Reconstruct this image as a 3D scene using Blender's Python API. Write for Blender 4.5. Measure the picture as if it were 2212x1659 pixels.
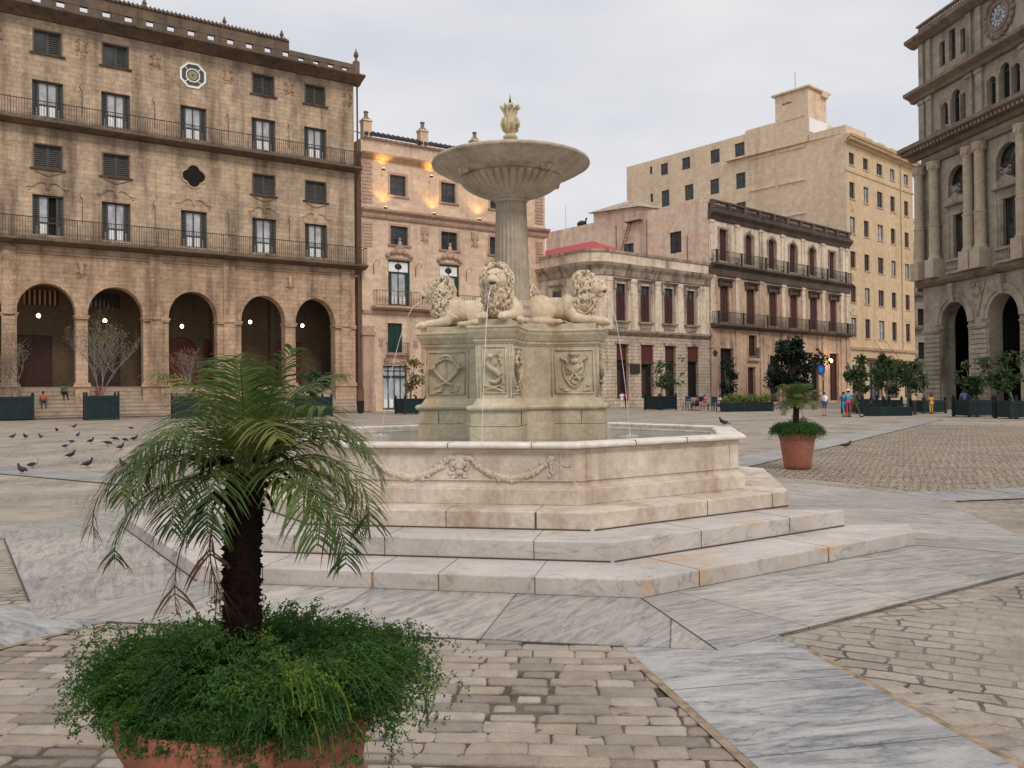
import bpy, bmesh, math, random
import numpy as np
from mathutils import Matrix, Vector, noise as mnoise
R = math.radians
for o in list(bpy.data.objects): bpy.data.objects.remove(o)
scn = bpy.context.scene
col = scn.collection
# ------------------------------------------------------------------ camera
PIT, ROL, EYE, FPX = .0113, .010, 1.6, 1816.87
cam = bpy.data.objects.new('camera', bpy.data.cameras.new('camera')); col.objects.link(cam)
cam.matrix_world = Matrix.Translation((0, 0, EYE)) @ Matrix.Rotation(R(90) + PIT, 4, 'X') @ Matrix.Rotation(-ROL, 4, 'Z')
cam.data.sensor_width = 36; cam.data.lens = FPX / 2212 * 36
cam.data.clip_start = .05; cam.data.clip_end = 3000
scn.camera = cam
# ------------------------------------------------------------------ sky, overcast, and a soft sun
SUN_EL, SUN_AZ = R(42), R(152)          # azimuth clockwise from +Y
w = bpy.data.worlds.new('World'); scn.world = w; w.use_nodes = True
nt = w.node_tree; nt.nodes.clear()
out = nt.nodes.new('ShaderNodeOutputWorld'); bg = nt.nodes.new('ShaderNodeBackground')
sky = nt.nodes.new('ShaderNodeTexSky'); sky.sky_type = 'NISHITA'; sky.sun_disc = False
sky.sun_elevation = SUN_EL; sky.sun_rotation = SUN_AZ; sky.dust_density = 3
tc = nt.nodes.new('ShaderNodeTexCoord'); mp = nt.nodes.new('ShaderNodeMapping'); mp.inputs['Scale'].default_value = (1.6, 1.6, 4.5)
nz = nt.nodes.new('ShaderNodeTexNoise'); nz.inputs['Scale'].default_value = 1.25; nz.inputs['Detail'].default_value = 5; nz.inputs['Roughness'].default_value = .5
rp = nt.nodes.new('ShaderNodeValToRGB'); e = rp.color_ramp.elements
e[0].position = .38; e[0].color = (6.95, 7.15, 7.75, 1); e[1].position = .60; e[1].color = (8.8, 8.7, 8.7, 1)
mx = nt.nodes.new('ShaderNodeMix'); mx.data_type = 'RGBA'; mx.inputs[0].default_value = .93
nt.links.new(tc.outputs['Generated'], mp.inputs[0]); nt.links.new(mp.outputs[0], nz.inputs['Vector'])
nt.links.new(nz.outputs[0], rp.inputs[0]); nt.links.new(sky.outputs[0], mx.inputs[6]); nt.links.new(rp.outputs[0], mx.inputs[7])
sp = nt.nodes.new('ShaderNodeSeparateXYZ'); nt.links.new(tc.outputs['Generated'], sp.inputs[0]); zr = nt.nodes.new('ShaderNodeMapRange'); nt.links.new(sp.outputs[2], zr.inputs[0])
zr.inputs[1].default_value = .42; zr.inputs[2].default_value = .9; zr.inputs[3].default_value = 1; zr.inputs[4].default_value = 1.55      # overcast sky, brighter overhead
vm = nt.nodes.new('ShaderNodeVectorMath'); vm.operation = 'SCALE'; nt.links.new(mx.outputs[2], vm.inputs[0]); nt.links.new(zr.outputs[0], vm.inputs['Scale']); nt.links.new(vm.outputs[0], bg.inputs[0]); bg.inputs[1].default_value = .1; nt.links.new(bg.outputs[0], out.inputs[0])
sun = bpy.data.objects.new('sun', bpy.data.lights.new('sun', 'SUN')); col.objects.link(sun)
sun.data.energy = 1.3; sun.data.angle = R(11); sun.data.color = (1, .90, .78)
sd = Vector((math.sin(SUN_AZ) * math.cos(SUN_EL), math.cos(SUN_AZ) * math.cos(SUN_EL), math.sin(SUN_EL)))
sun.rotation_euler = sd.to_track_quat('Z', 'Y').to_euler(); sun.location = (0, -20, 60)
vs = scn.view_settings; vs.view_transform = 'Standard'; vs.look = 'None'; vs.exposure = 0; vs.gamma = 1
scn.cycles.max_bounces = 6
# ------------------------------------------------------------------ pixel -> world, used to measure the site (2212 px wide photograph)
def ray(x, y):
    dx, dy = x - 1106, y - 829.5; cr, sr = math.cos(ROL), math.sin(ROL)
    px = dx * cr - dy * sr; py = dx * sr + dy * cr; c, s = math.cos(PIT), math.sin(PIT)
    return Vector((px, FPX * c + py * s, FPX * s - py * c))
def ground(x, y, z=0):
    r = ray(x, y); t = (z - EYE) / r.z
    return Vector((r.x * t, r.y * t, z))
# ------------------------------------------------------------------ mesh builder
class MB:
    def __init__(s): s.v = []; s.f = []; s.m = []; s.M = None; s.mi = 0; s.c = []
    def add(s, vs_, fs):
        n = len(s.v); s.c.append((n, n + len(vs_), len(s.f), len(s.f) + len(fs)))
        if s.M is not None: vs_ = [tuple(s.M @ Vector(p)) for p in vs_]
        s.v.extend(vs_); s.f.extend([tuple(i + n for i in f) for f in fs]); s.m.extend([s.mi] * len(fs))
    def quad(s, a, b, c, d): s.add([a, b, c, d], [(0, 1, 2, 3)])
    def box(s, x0, x1, y0, y1, z0, z1):
        s.add([(x0,y0,z0),(x1,y0,z0),(x1,y1,z0),(x0,y1,z0),(x0,y0,z1),(x1,y0,z1),(x1,y1,z1),(x0,y1,z1)],
              [(0,3,2,1),(4,5,6,7),(0,1,5,4),(1,2,6,5),(2,3,7,6),(3,0,4,7)])
    def prof(s, u0, u1, pts):               # polygon of (y, z) swept along x
        n = len(pts)
        s.add([(u0, y, z) for y, z in pts] + [(u1, y, z) for y, z in pts],
              [(i, (i + 1) % n, (i + 1) % n + n, i + n) for i in range(n)] + [tuple(range(n))[::-1], tuple(range(n, 2 * n))])
    def prism(s, pts, z0, z1):              # polygon of (x, y), ccw
        n = len(pts)
        s.add([(x, y, z0) for x, y in pts] + [(x, y, z1) for x, y in pts],
              [(i, (i + 1) % n, (i + 1) % n + n, i + n) for i in range(n)] + [tuple(range(n))[::-1], tuple(range(n, 2 * n))])
    def lathe(s, pr, n=32, c=(0, 0, 0), a0=0, flute=None, cap=True):
        vs_ = []
        for (r, z) in pr:
            for k in range(n):
                a = a0 + 2 * math.pi * k / n; q = r * (flute(k, r, z) if flute else 1)
                vs_.append((c[0] + q * math.cos(a), c[1] + q * math.sin(a), c[2] + z))
        fs = [(i*n+k, i*n+(k+1)%n, (i+1)*n+(k+1)%n, (i+1)*n+k) for i in range(len(pr)-1) for k in range(n)]
        if cap: fs += [tuple(range(n))[::-1], tuple(range((len(pr)-1)*n, len(pr)*n))]
        s.add(vs_, fs)
    def ell(s, c, r, n=10, m=6, rot=None):
        vs_ = []; fs = []
        Q = rot or Matrix.Identity(3)
        for i in range(1, m):
            t = math.pi * i / m
            for k in range(n):
                a = 2 * math.pi * k / n
                p = Q @ Vector((r[0]*math.sin(t)*math.cos(a), r[1]*math.sin(t)*math.sin(a), r[2]*math.cos(t)))
                vs_.append((c[0]+p.x, c[1]+p.y, c[2]+p.z))
        p = Q @ Vector((0, 0, r[2])); top = len(vs_); vs_.append((c[0]+p.x, c[1]+p.y, c[2]+p.z)); vs_.append((c[0]-p.x, c[1]-p.y, c[2]-p.z))
        for i in range(m - 2):
            for k in range(n): fs.append((i*n+k, (i+1)*n+k, (i+1)*n+(k+1)%n, i*n+(k+1)%n))
        for k in range(n): fs.append((top, k, (k+1)%n)); fs.append((top+1, (m-2)*n+(k+1)%n, (m-2)*n+k))
        s.add(vs_, fs)
    def tube(s, pts, rad, n=6):
        pts = [Vector(p) for p in pts]; vs_ = []
        if not hasattr(rad, '__len__'): rad = [rad] * len(pts)
        for i, p in enumerate(pts):
            d = (pts[min(i+1, len(pts)-1)] - pts[max(i-1, 0)]).normalized()
            a = Vector((0, 0, 1)) if abs(d.z) < .9 else Vector((1, 0, 0))
            x = d.cross(a).normalized(); y = d.cross(x)
            for k in range(n):
                t = 2 * math.pi * k / n; q = p + (x * math.cos(t) + y * math.sin(t)) * rad[i]; vs_.append(tuple(q))
        fs = [(i*n+k, i*n+(k+1)%n, (i+1)*n+(k+1)%n, (i+1)*n+k) for i in range(len(pts)-1) for k in range(n)]
        fs += [tuple(range(n)), tuple(range((len(pts)-1)*n, len(pts)*n))[::-1]]
        s.add(vs_, fs)
    def mesh(s, name, mats, smooth=False):
        me = bpy.data.meshes.new(name); me.from_pydata(s.v, [], s.f)
        for m in (mats if isinstance(mats, (list, tuple)) else [mats]): me.materials.append(m)
        if any(s.m): me.polygons.foreach_set('material_index', s.m)
        if smooth: me.polygons.foreach_set('use_smooth', [True] * len(me.polygons))
        me.update(); return me
    def build(s, name, mats, parent=None, smooth=False, mat4=None, label=None):
        o = bpy.data.objects.new(name, s.mesh(name, mats, smooth)); col.objects.link(o)
        if parent: o.parent = parent
        if mat4 is not None: o.matrix_local = mat4
        if label: o['label'] = label
        return o
def tag(o, label=None, cat=None, group=None, kind=None):
    if label: o['label'] = label
    if cat: o['category'] = cat
    if group: o['group'] = group
    if kind: o['kind'] = kind
    return o
def thing(name, loc=(0, 0, 0), rz=0, label=None, cat=None, group=None):
    o = bpy.data.objects.new(name, None); col.objects.link(o); o.location = loc; o.rotation_euler.z = rz; o.empty_display_size = .2
    return tag(o, label, cat, group)
def dup(root, loc, rz=0, label=None, group=None, sc=1):
    r = root.copy(); col.objects.link(r); r.location = loc; r.rotation_euler.z = rz; r.scale = (sc, sc, sc) if not hasattr(sc, '__len__') else sc
    if label: r['label'] = label
    if group: r['group'] = group
    for ch in list(root.children):
        c = ch.copy(); col.objects.link(c); c.parent = r
        for g in list(ch.children):
            d = g.copy(); col.objects.link(d); d.parent = c
    return r
def fuse(mb, vox, name, mat, parent=None, smooth=True, iters=2):   # overlapping solids grown into one skin
    o = mb.build(name, mat); m = o.modifiers.new('r', 'REMESH'); m.mode = 'VOXEL'; m.voxel_size = vox
    if iters: q = o.modifiers.new('s', 'SMOOTH'); q.iterations = iters; q.factor = .5
    bpy.context.view_layer.update()
    me = bpy.data.meshes.new_from_object(o.evaluated_get(bpy.context.evaluated_depsgraph_get())); o.modifiers.clear(); o.data = me
    me.polygons.foreach_set('use_smooth', [True] * len(me.polygons))
    me.materials.clear()
    me.materials.append(mat)
    if parent: o.parent = parent
    return o
# ------------------------------------------------------------------ materials
MAT = {}
class NT:
    def __init__(s, name, rough=.8, spec=.3):
        s.m = bpy.data.materials.new(name); s.m.use_nodes = True; s.t = s.m.node_tree; MAT[name] = s.m
        s.b = s.t.nodes['Principled BSDF']; s.b.inputs['Roughness'].default_value = rough; s.b.inputs['Specular IOR Level'].default_value = spec
        s.P = s.n('ShaderNodeTexCoord').outputs['Object']
    def n(s, t, **k):
        x = s.t.nodes.new(t)
        for a, b in k.items(): setattr(x, a, b)
        return x
    def l(s, a, b): s.t.links.new(a, b)
    def map(s, v, sc=(1, 1, 1), rot=(0, 0, 0)):
        x = s.n('ShaderNodeMapping'); s.l(v, x.inputs[0]); x.inputs['Scale'].default_value = sc; x.inputs['Rotation'].default_value = rot; return x.outputs[0]
    def noise(s, v, scale, det=4, rough=.55, dist=0):
        x = s.n('ShaderNodeTexNoise'); s.l(v, x.inputs['Vector']); x.inputs['Scale'].default_value = scale
        x.inputs['Detail'].default_value = det; x.inputs['Roughness'].default_value = rough; x.inputs['Distortion'].default_value = dist; return x.outputs[0]
    def ramp(s, v, a, b, ca=0, cb=1):
        x = s.n('ShaderNodeMapRange'); s.l(v, x.inputs[0]); x.inputs[1].default_value = a; x.inputs[2].default_value = b
        x.inputs[3].default_value = ca; x.inputs[4].default_value = cb; return x.outputs[0]
    def mix(s, f, a, b, mode='MIX'):
        x = s.n('ShaderNodeMix', data_type='RGBA', blend_type=mode)
        for i, v in ((0, f), (6, a), (7, b)):
            if hasattr(v, 'is_linked') or hasattr(v, 'links'): s.l(v, x.inputs[i])
            elif i == 0: x.inputs[0].default_value = v
            else: x.inputs[i].default_value = tuple(v)[:3] + (1,)
        return x.outputs[2]
    def math(s, op, a, b=0):
        x = s.n('ShaderNodeMath', operation=op)
        for i, v in ((0, a), (1, b)):
            if hasattr(v, 'links'): s.l(v, x.inputs[i])
            else: x.inputs[i].default_value = v
        return x.outputs[0]
    def gray(s, v, lo, hi, a=.3, b=.7):      # noise value -> grey colour between lo and hi
        return s.ramp(v, a, b, lo, hi)
    def bump(s, h, st=.3, d=.02):
        x = s.n('ShaderNodeBump'); s.l(h, x.inputs['Height']); x.inputs['Strength'].default_value = st; x.inputs['Distance'].default_value = d
        s.l(x.outputs[0], s.b.inputs['Normal'])
    def col(s, c): s.l(c, s.b.inputs['Base Color'])
def plain(name, c, rough=.6, spec=.3, metal=0, var=.12, sc=6):
    t = NT(name, rough, spec); t.b.inputs['Metallic'].default_value = metal
    v = t.gray(t.noise(t.P, sc, 3), 1 - var, 1 + var)
    t.col(t.mix(1, c, v, 'MULTIPLY')); return t.m
def stone(name, c1, c2, stain, sc=1, brick=None, bmort=.75, streak=.5, bump=.35, rough=.88, fine=.14, big=.35, slo=.52, shi=.72):
    t = NT(name, rough, .2)
    base = t.mix(t.ramp(t.noise(t.P, big * sc, 5, .6), .35, .65), c1, c2)
    st = t.noise(t.map(t.P, (1.1 * sc, 1.1 * sc, .13 * sc)), 1.0, 6, .62)
    base = t.mix(t.math('MULTIPLY', t.ramp(st, slo, shi), streak), base, stain)
    blot = t.noise(t.P, 1.7 * sc, 7, .7)
    base = t.mix(t.math('MULTIPLY', t.ramp(blot, .5, .75), streak * .6), base, stain)
    md = t.noise(t.P, 3.3 * sc, 6, .72); base = t.mix(1, base, t.gray(md, .78, 1.17, .3, .7), 'MULTIPLY')
    base = t.mix(t.ramp(t.noise(t.P, 1.1 * sc, 7, .75), .56, .70, 0, .35), base, tuple(min(1, x * y) for x, y in zip(c1, (1.15, .92, .74))))
    fn = t.noise(t.P, 14 * sc, 4, .65)
    base = t.mix(1, base, t.gray(fn, 1 - fine, 1 + fine), 'MULTIPLY')
    h = fn
    if brick:
        sep = t.n('ShaderNodeSeparateXYZ'); t.l(t.P, sep.inputs[0]); cb = t.n('ShaderNodeCombineXYZ')
        t.l(t.math('ADD', sep.outputs[0], sep.outputs[1]), cb.inputs[0]); t.l(sep.outputs[2], cb.inputs[1])
        br = t.n('ShaderNodeTexBrick'); t.l(cb.outputs[0], br.inputs['Vector']); br.inputs['Scale'].default_value = 1
        br.inputs['Brick Width'].default_value = brick[0]; br.inputs['Row Height'].default_value = brick[1]; br.inputs['Mortar Size'].default_value = brick[2]
        br.inputs['Mortar Smooth'].default_value = .4
        br.inputs['Color1'].default_value = (1, 1, 1, 1); br.inputs['Color2'].default_value = (.84, .82, .8, 1); br.inputs['Mortar'].default_value = (bmort, bmort, bmort, 1)
        base = t.mix(1, base, br.outputs['Color'], 'MULTIPLY')
        h = t.math('SUBTRACT', t.math('MULTIPLY', fn, .5), t.math('MULTIPLY', br.outputs['Fac'], .6))
    t.col(base); t.bump(h, bump, .03); return t.m
def marble(name, c, vein, sc=1, stretch=(1, .18, 1), vf=.8, joint=None, rough=.45, warm=None, rot=0, stain=None, spots=()):
    t = NT(name, rough, .4)
    P = t.map(t.P, (1, 1, 1), (0, 0, rot)) if rot else t.P
    n1 = t.noise(t.map(P, tuple(sc * q for q in stretch)), 2.4, 8, .68, 1.6)
    n2 = t.noise(t.map(P, tuple(sc * q for q in stretch)), 7, 6, .7, .8)
    f = t.math('ADD', t.math('MULTIPLY', t.ramp(n1, .42, .68), .75), t.math('MULTIPLY', t.ramp(n2, .45, .7), .35))
    base = t.mix(t.math('MULTIPLY', f, vf), c, vein)
    n3 = t.noise(t.map(P, tuple(sc * q for q in stretch)), 1.6, 7, .6, 2.2)
    thin = t.ramp(t.math('ABSOLUTE', t.math('SUBTRACT', n3, .5)), 0, .022, .75, 0)
    base = t.mix(t.math('MULTIPLY', thin, t.ramp(n1, .35, .6)), base, tuple(q * .6 for q in vein))
    if warm: base = t.mix(t.math('MULTIPLY', t.ramp(t.noise(t.P, 1.3, 6, .7), .5, .72), warm[1]), base, warm[0])
    if stain: base = t.mix(t.ramp(t.noise(t.map(t.P, (1, 1, .5)), 2.1, 5, .65), .62, .69, 0, .75), base, stain)
    base = t.mix(1, base, t.gray(t.noise(t.P, 30, 3), .93, 1.07), 'MULTIPLY')
    base = t.mix(1, base, t.gray(t.noise(t.P, .8, 5, .65), .86, 1.1, .35, .65), 'MULTIPLY')
    for (x, y, z, rx, ry, rz, ang) in spots:
        mp = t.n('ShaderNodeMapping', vector_type='TEXTURE'); t.l(t.P, mp.inputs[0]); mp.inputs['Location'].default_value = (x, y, z); mp.inputs['Rotation'].default_value = (0, 0, ang); mp.inputs['Scale'].default_value = (rx, ry, rz)
        ln = t.n('ShaderNodeVectorMath', operation='LENGTH'); t.l(mp.outputs[0], ln.inputs[0])
        d_ = t.math('ADD', ln.outputs['Value'], t.math('MULTIPLY', t.noise(t.P, 9, 5, .65), 1.1))
        base = t.mix(t.ramp(d_, 1.5, .95, 0, .5), base, stain)
    h = n2
    if joint:
        br = t.n('ShaderNodeTexBrick'); t.l(t.P, br.inputs['Vector']); br.inputs['Scale'].default_value = 1; br.offset = 0
        br.inputs['Brick Width'].default_value = joint[0]; br.inputs['Row Height'].default_value = joint[1]; br.inputs['Mortar Size'].default_value = .006
        br.inputs['Color1'].default_value = (1, 1, 1, 1); br.inputs['Color2'].default_value = (.76, .77, .79, 1); br.inputs['Mortar'].default_value = (.3, .28, .26, 1)
        base = t.mix(1, base, br.outputs['Color'], 'MULTIPLY')
    t.col(base); t.bump(h, .08, .01); t.l(t.ramp(n1, .3, .7, rough - .1, rough + .15), t.b.inputs['Roughness']); return t.m
def emit(name, c, s):
    t = NT(name); t.b.inputs['Base Color'].default_value = (*c, 1); t.b.inputs['Emission Color'].default_value = (*c, 1); t.b.inputs['Emission Strength'].default_value = s; return t.m
def leafmat(name, c1, c2, sc=3, tr=.25):
    t = NT(name, .55, .3); 
    t.col(t.mix(t.ramp(t.noise(t.P, sc, 4), .35, .65), c1, c2))
    try: t.b.inputs['Subsurface Weight'].default_value = 0
    except Exception: pass
    tl = t.n('ShaderNodeBsdfTranslucent'); ms = t.n('ShaderNodeMixShader'); ms.inputs[0].default_value = tr
    tl.inputs[0].default_value = tuple(min(1, x * 1.5) for x in c2[:3]) + (1,)
    o = t.t.nodes['Material Output']; t.l(t.b.outputs[0], ms.inputs[1]); t.l(tl.outputs[0], ms.inputs[2]); t.l(ms.outputs[0], o.inputs[0]); return t.m
hotel = stone('hotel_stone', (.63, .445, .31), (.44, .305, .21), (.12, .085, .06), .6, (.8, .38, .018), .68, .75, .7, slo=.48, shi=.66, fine=.22)
hotel_top = stone('hotel_stone_grey', (.63, .48, .34), (.45, .345, .25), (.14, .105, .075), .6, (.8, .38, .018), .70, .8, .7, slo=.46, shi=.66, fine=.22)
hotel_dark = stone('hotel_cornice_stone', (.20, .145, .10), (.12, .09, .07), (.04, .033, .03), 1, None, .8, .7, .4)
hotel_in = stone('shaded_passage_plaster', (.13, .09, .058), (.095, .068, .045), (.04, .03, .025), .6)  # passage dimness put into the colour: plaster darkened for the hollow
pinkst = stone('pink_plaster', (.78, .60, .455), (.69, .51, .375), (.34, .23, .16), .5, (1.1, .4, .008), .88, .5, .2)
pinktrim = stone('pink_trim', (.55, .38, .29), (.42, .28, .22), (.16, .11, .09), 1)
cream = stone('cream_plaster', (.80, .68, .54), (.68, .55, .43), (.17, .13, .10), .7, None, .8, .9, .3, slo=.5, shi=.70)
creamtrim = stone('cream_trim', (.50, .42, .34), (.34, .275, .22), (.075, .06, .05), 1.8, None, .8, .8, .3, slo=.48, shi=.68)
rustic = stone('rusticated_stone', (.70, .585, .465), (.53, .41, .32), (.15, .11, .09), .8, (1.0, .36, .03), .4, .6, .6)
ochre = stone('colonial_plaster', (.60, .44, .32), (.44, .29, .21), (.10, .065, .05), .7, None, .8, .95, .3)
blackst = stone('sooty_trim', (.08, .062, .052), (.15, .115, .095), (.03, .025, .024), 1, None, .8, .6, .3)
party = stone('party_wall', (.74, .49, .36), (.72, .60, .50), (.30, .18, .13), .5, None, .8, .75, .4, slo=.5, shi=.74, big=.7)
beige = stone('beige_render', (.74, .575, .415), (.67, .51, .365), (.38, .28, .2), .35, None, .8, .45, .12)
beige2 = stone('yellow_render', (.65, .49, .32), (.58, .43, .28), (.36, .24, .13), .35, None, .8, .4, .12)
tower = stone('exchange_stone', (.43, .38, .31), (.31, .27, .215), (.08, .066, .058), .6, (1.4, .55, .008), .8, .8, .2)
towerc = stone('exchange_cornice_stone', (.27, .215, .165), (.2, .155, .13), (.06, .05, .045), .8, None, .8, .6, .3)
fst = stone('fountain_stone', (.58, .50, .375), (.45, .41, .30), (.33, .20, .10), 2.2, None, .8, .62, .3, .75, .1, .8)
fmar = stone('fountain_marble', (.62, .545, .46), (.50, .42, .34), (.26, .17, .11), 1.6, None, .8, .85, .22, .6, .1, .8, slo=.5, shi=.72)
rimm = stone('rim_marble', (.72, .67, .60), (.62, .56, .48), (.45, .34, .24), 2.5, None, .8, .5, .15, .5, .08, .9)
bowlm = stone('bowl_marble', (.54, .45, .36), (.41, .34, .27), (.15, .11, .08), 2.0, None, .8, .6, .2, .65, .08, .9)
lionm = stone('lion_marble', (.74, .63, .47), (.64, .53, .39), (.38, .26, .12), 3, None, .8, .5, .5, .75, .12)
finm = stone('finial_marble', (.62, .57, .42), (.50, .42, .22), (.36, .27, .08), 5, None, .8, .6, .4, .7, .12)
stepm = marble('step_marble', (.48, .435, .40), (.33, .30, .28), .9, (.5, 1, 1), .6, None, .55, ((.42, .31, .2), .6), stain=(.46, .28, .11), spots=((.60, -4.83, .15, .50, .12, .06, R(-11)), (1.02, -4.76, .09, .09, .1, .11, 0), (1.50, -4.40, .12, .1, .1, .16, R(34)), (2.86, -3.48, .15, .26, .12, .07, R(34)), (2.3, -3.1, .33, .22, .1, .05, R(34)), (1.5, -3.9, .165, .7, .12, .03, R(34))))
jointm = plain('joint_ochre', (.30, .17, .07), .9, var=.4, sc=20)
jointd = plain('joint_dark', (.075, .058, .045), .95)
bandm = marble('band_marble', (.46, .435, .405), (.105, .12, .14), .9, (2.3, .55, 1), 1, (.85, 6), .4)
apronm = marble('apron_marble', (.45, .405, .355), (.15, .152, .155), 1.5, (2.4, .5, 1), 1, (1.2, 30), .45, ((.42, .34, .26), .5), .35)
apronm2 = marble('apron_marble_long', (.45, .405, .355), (.15, .152, .155), 1.5, (.45, 2.6, 1), 1, (1.2, 30), .45, ((.42, .34, .26), .5), .2)
dark = plain('interior_shade', (.012, .010, .010), .9)  # near-black colour painting the shade of rooms behind the openings
glass = plain('window_glass', (.045, .05, .055), .12, .5, 0, .5, 1.2)
curtain = plain('curtained_glass', (.42, .43, .46), .35, .5, 0, .35, 1.5)
whitep = plain('white_paint', (.82, .82, .82), .6)
frameg = plain('grey_green_frame', (.07, .075, .07), .6)
louver = plain('louvred_shutter', (.075, .072, .067), .7, var=.3)
greenf = plain('green_frame', (.015, .05, .04), .5)
woodr = plain('red_brown_shutter', (.065, .022, .018), .6, var=.3)
woodd = plain('dark_door_wood', (.05, .02, .016), .6, var=.3)
redd = plain('red_door', (.10, .018, .014), .55, var=.3)
iron = plain('wrought_iron', (.035, .028, .024), .6)
rust = plain('rusty_iron', (.16, .08, .05), .8, var=.3)
redroof = plain('red_roof', (.40, .055, .05), .7, var=.2, sc=2)
pgreen = plain('planter_paint', (.008, .022, .024), .45, var=.3, sc=3)
soil = plain('soil', (.03, .02, .014), .95)
terra = stone('terracotta', (.36, .135, .09), (.28, .105, .075), (.24, .21, .13), 5, None, .8, .5, .2, .8, .1)
bark = stone('palm_bark', (.035, .018, .014), (.05, .027, .02), (.015, .009, .008), 30, None, .8, .5, 1.0)
barkt = plain('tree_bark', (.17, .135, .11), .9, var=.3, sc=10)
twig = plain('pale_twigs', (.20, .175, .15), .9, var=.3)
lampm = emit('lamp_glow', (1, .95, .85), 9)
lampw = emit('warm_lamp_glow', (1, .66, .28), 5)
leafA = leafmat('leaf_green', (.022, .046, .02), (.06, .098, .034))
leafD = leafmat('leaf_dark', (.009, .020, .012), (.02, .038, .02))
leafY = leafmat('leaf_yellow', (.16, .14, .05), (.26, .20, .09))
leafL = leafmat('leaf_light', (.07, .13, .03), (.18, .22, .05))
palmG = leafmat('frond_green', (.018, .052, .012), (.095, .13, .028), 4)
palmY = leafmat('frond_yellow', (.09, .12, .02), (.16, .15, .035), 8)
palmB = leafmat('frond_dead', (.13, .055, .03), (.2, .1, .045), 8)
fernG = leafmat('fern_green', (.020, .066, .013), (.055, .135, .022), 5, .3)
fernL = leafmat('fern_lime', (.09, .16, .012), (.14, .2, .02), 8, .3)
# ------------------------------------------------------------------ facades
class Face:
    """A wall plane: local x along the wall (left to right seen from the square), y into the building, z up."""
    def __init__(s, root, ox=0, oy=0, ang=0):
        s.root = root; s.L = Matrix.Translation((ox, oy, 0)) @ Matrix.Rotation(ang, 4, 'Z')
        s.W = Matrix.Translation(root.location) @ Matrix.Rotation(root.rotation_euler.z, 4, 'Z') @ s.L
    def parts(s, name, mb, mat, gap=.12): return [s.part(name, m, mat) for m in clusters(mb, gap)]
    def part(s, name, mb, mat, parent=None, smooth=False, label=None):
        return mb.build(name, mat, parent or s.root, smooth, None if parent else s.L, label)
def clusters(mb, gap=.12):
    """Separate pieces of a builder: runs of solids whose bounding boxes touch."""
    bb = []
    for a, b, c, d in mb.c:
        P = np.array(mb.v[a:b]); bb.append((P.min(0) - gap / 2, P.max(0) + gap / 2))
    n = len(bb); par = list(range(n))
    def find(i):
        while par[i] != i: i = par[i]
        return i
    for i in range(n):
        for j in range(i + 1, n):
            if (bb[i][0] <= bb[j][1]).all() and (bb[j][0] <= bb[i][1]).all(): par[find(i)] = find(j)
    grp = {}
    for i, (a, b, c, d) in enumerate(mb.c):
        cur = grp.setdefault(find(i), MB()); m = len(cur.v); cur.v += mb.v[a:b]; cur.f += [tuple(k - a + m for k in f) for f in mb.f[c:d]]; cur.m += mb.m[c:d]
    return list(grp.values())
def walls(mb, u0, u1, z0, z1, ops, depth=.35, y=0):
    """ops: (u0, u1, z0, z1) or (u0, u1, z0, z1, rise): an arched top of that rise ends at z1"""
    us = sorted({u0, u1} | {o[0] for o in ops} | {o[1] for o in ops}); zs = sorted({z0, z1} | {o[2] for o in ops} | {o[3] for o in ops})
    for a, b in zip(us, us[1:]):
        for c, d in zip(zs, zs[1:]):
            m, n = (a + b) / 2, (c + d) / 2
            if m < u0 or m > u1 or n < z0 or n > z1: continue
            if any(o[0] < m < o[1] and o[2] < n < o[3] for o in ops): continue
            mb.quad((a, y, c), (b, y, c), (b, y, d), (a, y, d))
    D = y + depth
    for o in ops:
        a, b, c, d = o[:4]; rise = o[4] if len(o) > 4 else 0; sp = d - rise
        mb.quad((a, y, c), (a, y, sp), (a, D, sp), (a, D, c)); mb.quad((b, y, sp), (b, y, c), (b, D, c), (b, D, sp))
        mb.quad((a, y, c), (a, D, c), (b, D, c), (b, y, c))
        if rise:
            n = 16; P = [((a + b) / 2 - (b - a) / 2 * math.cos(math.pi * k / n), sp + rise * math.sin(math.pi * k / n)) for k in range(n + 1)]
            for (p, q), (r, t) in zip(P, P[1:]):
                if q < d - 1e-6 or t < d - 1e-6: mb.quad((p, y, q), (r, y, t), (r, y, d), (p, y, d))
                mb.quad((p, y, q), (p, D, q), (r, D, t), (r, y, t))
        else: mb.quad((a, y, d), (b, y, d), (b, D, d), (a, D, d))
def archband(mb, uc, zs, r0, r1, y0, y1, k=1, n=20, a0=0, a1=math.pi):
    P = [(math.cos(a0 + (a1 - a0) * i / n), math.sin(a0 + (a1 - a0) * i / n)) for i in range(n + 1)]
    for (c, s), (c2, s2) in zip(P, P[1:]):
        A = [(uc + r * cc, zs + r * ss * k) for r, cc, ss in ((r0, c, s), (r1, c, s), (r1, c2, s2), (r0, c2, s2))]
        vs_ = [(u, y0, z) for u, z in A] + [(u, y1, z) for u, z in A]
        mb.add(vs_, [(0, 1, 2, 3), (1, 5, 6, 2), (0, 3, 7, 4), (0, 4, 5, 1), (2, 6, 7, 3), (4, 7, 6, 5)])
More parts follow.
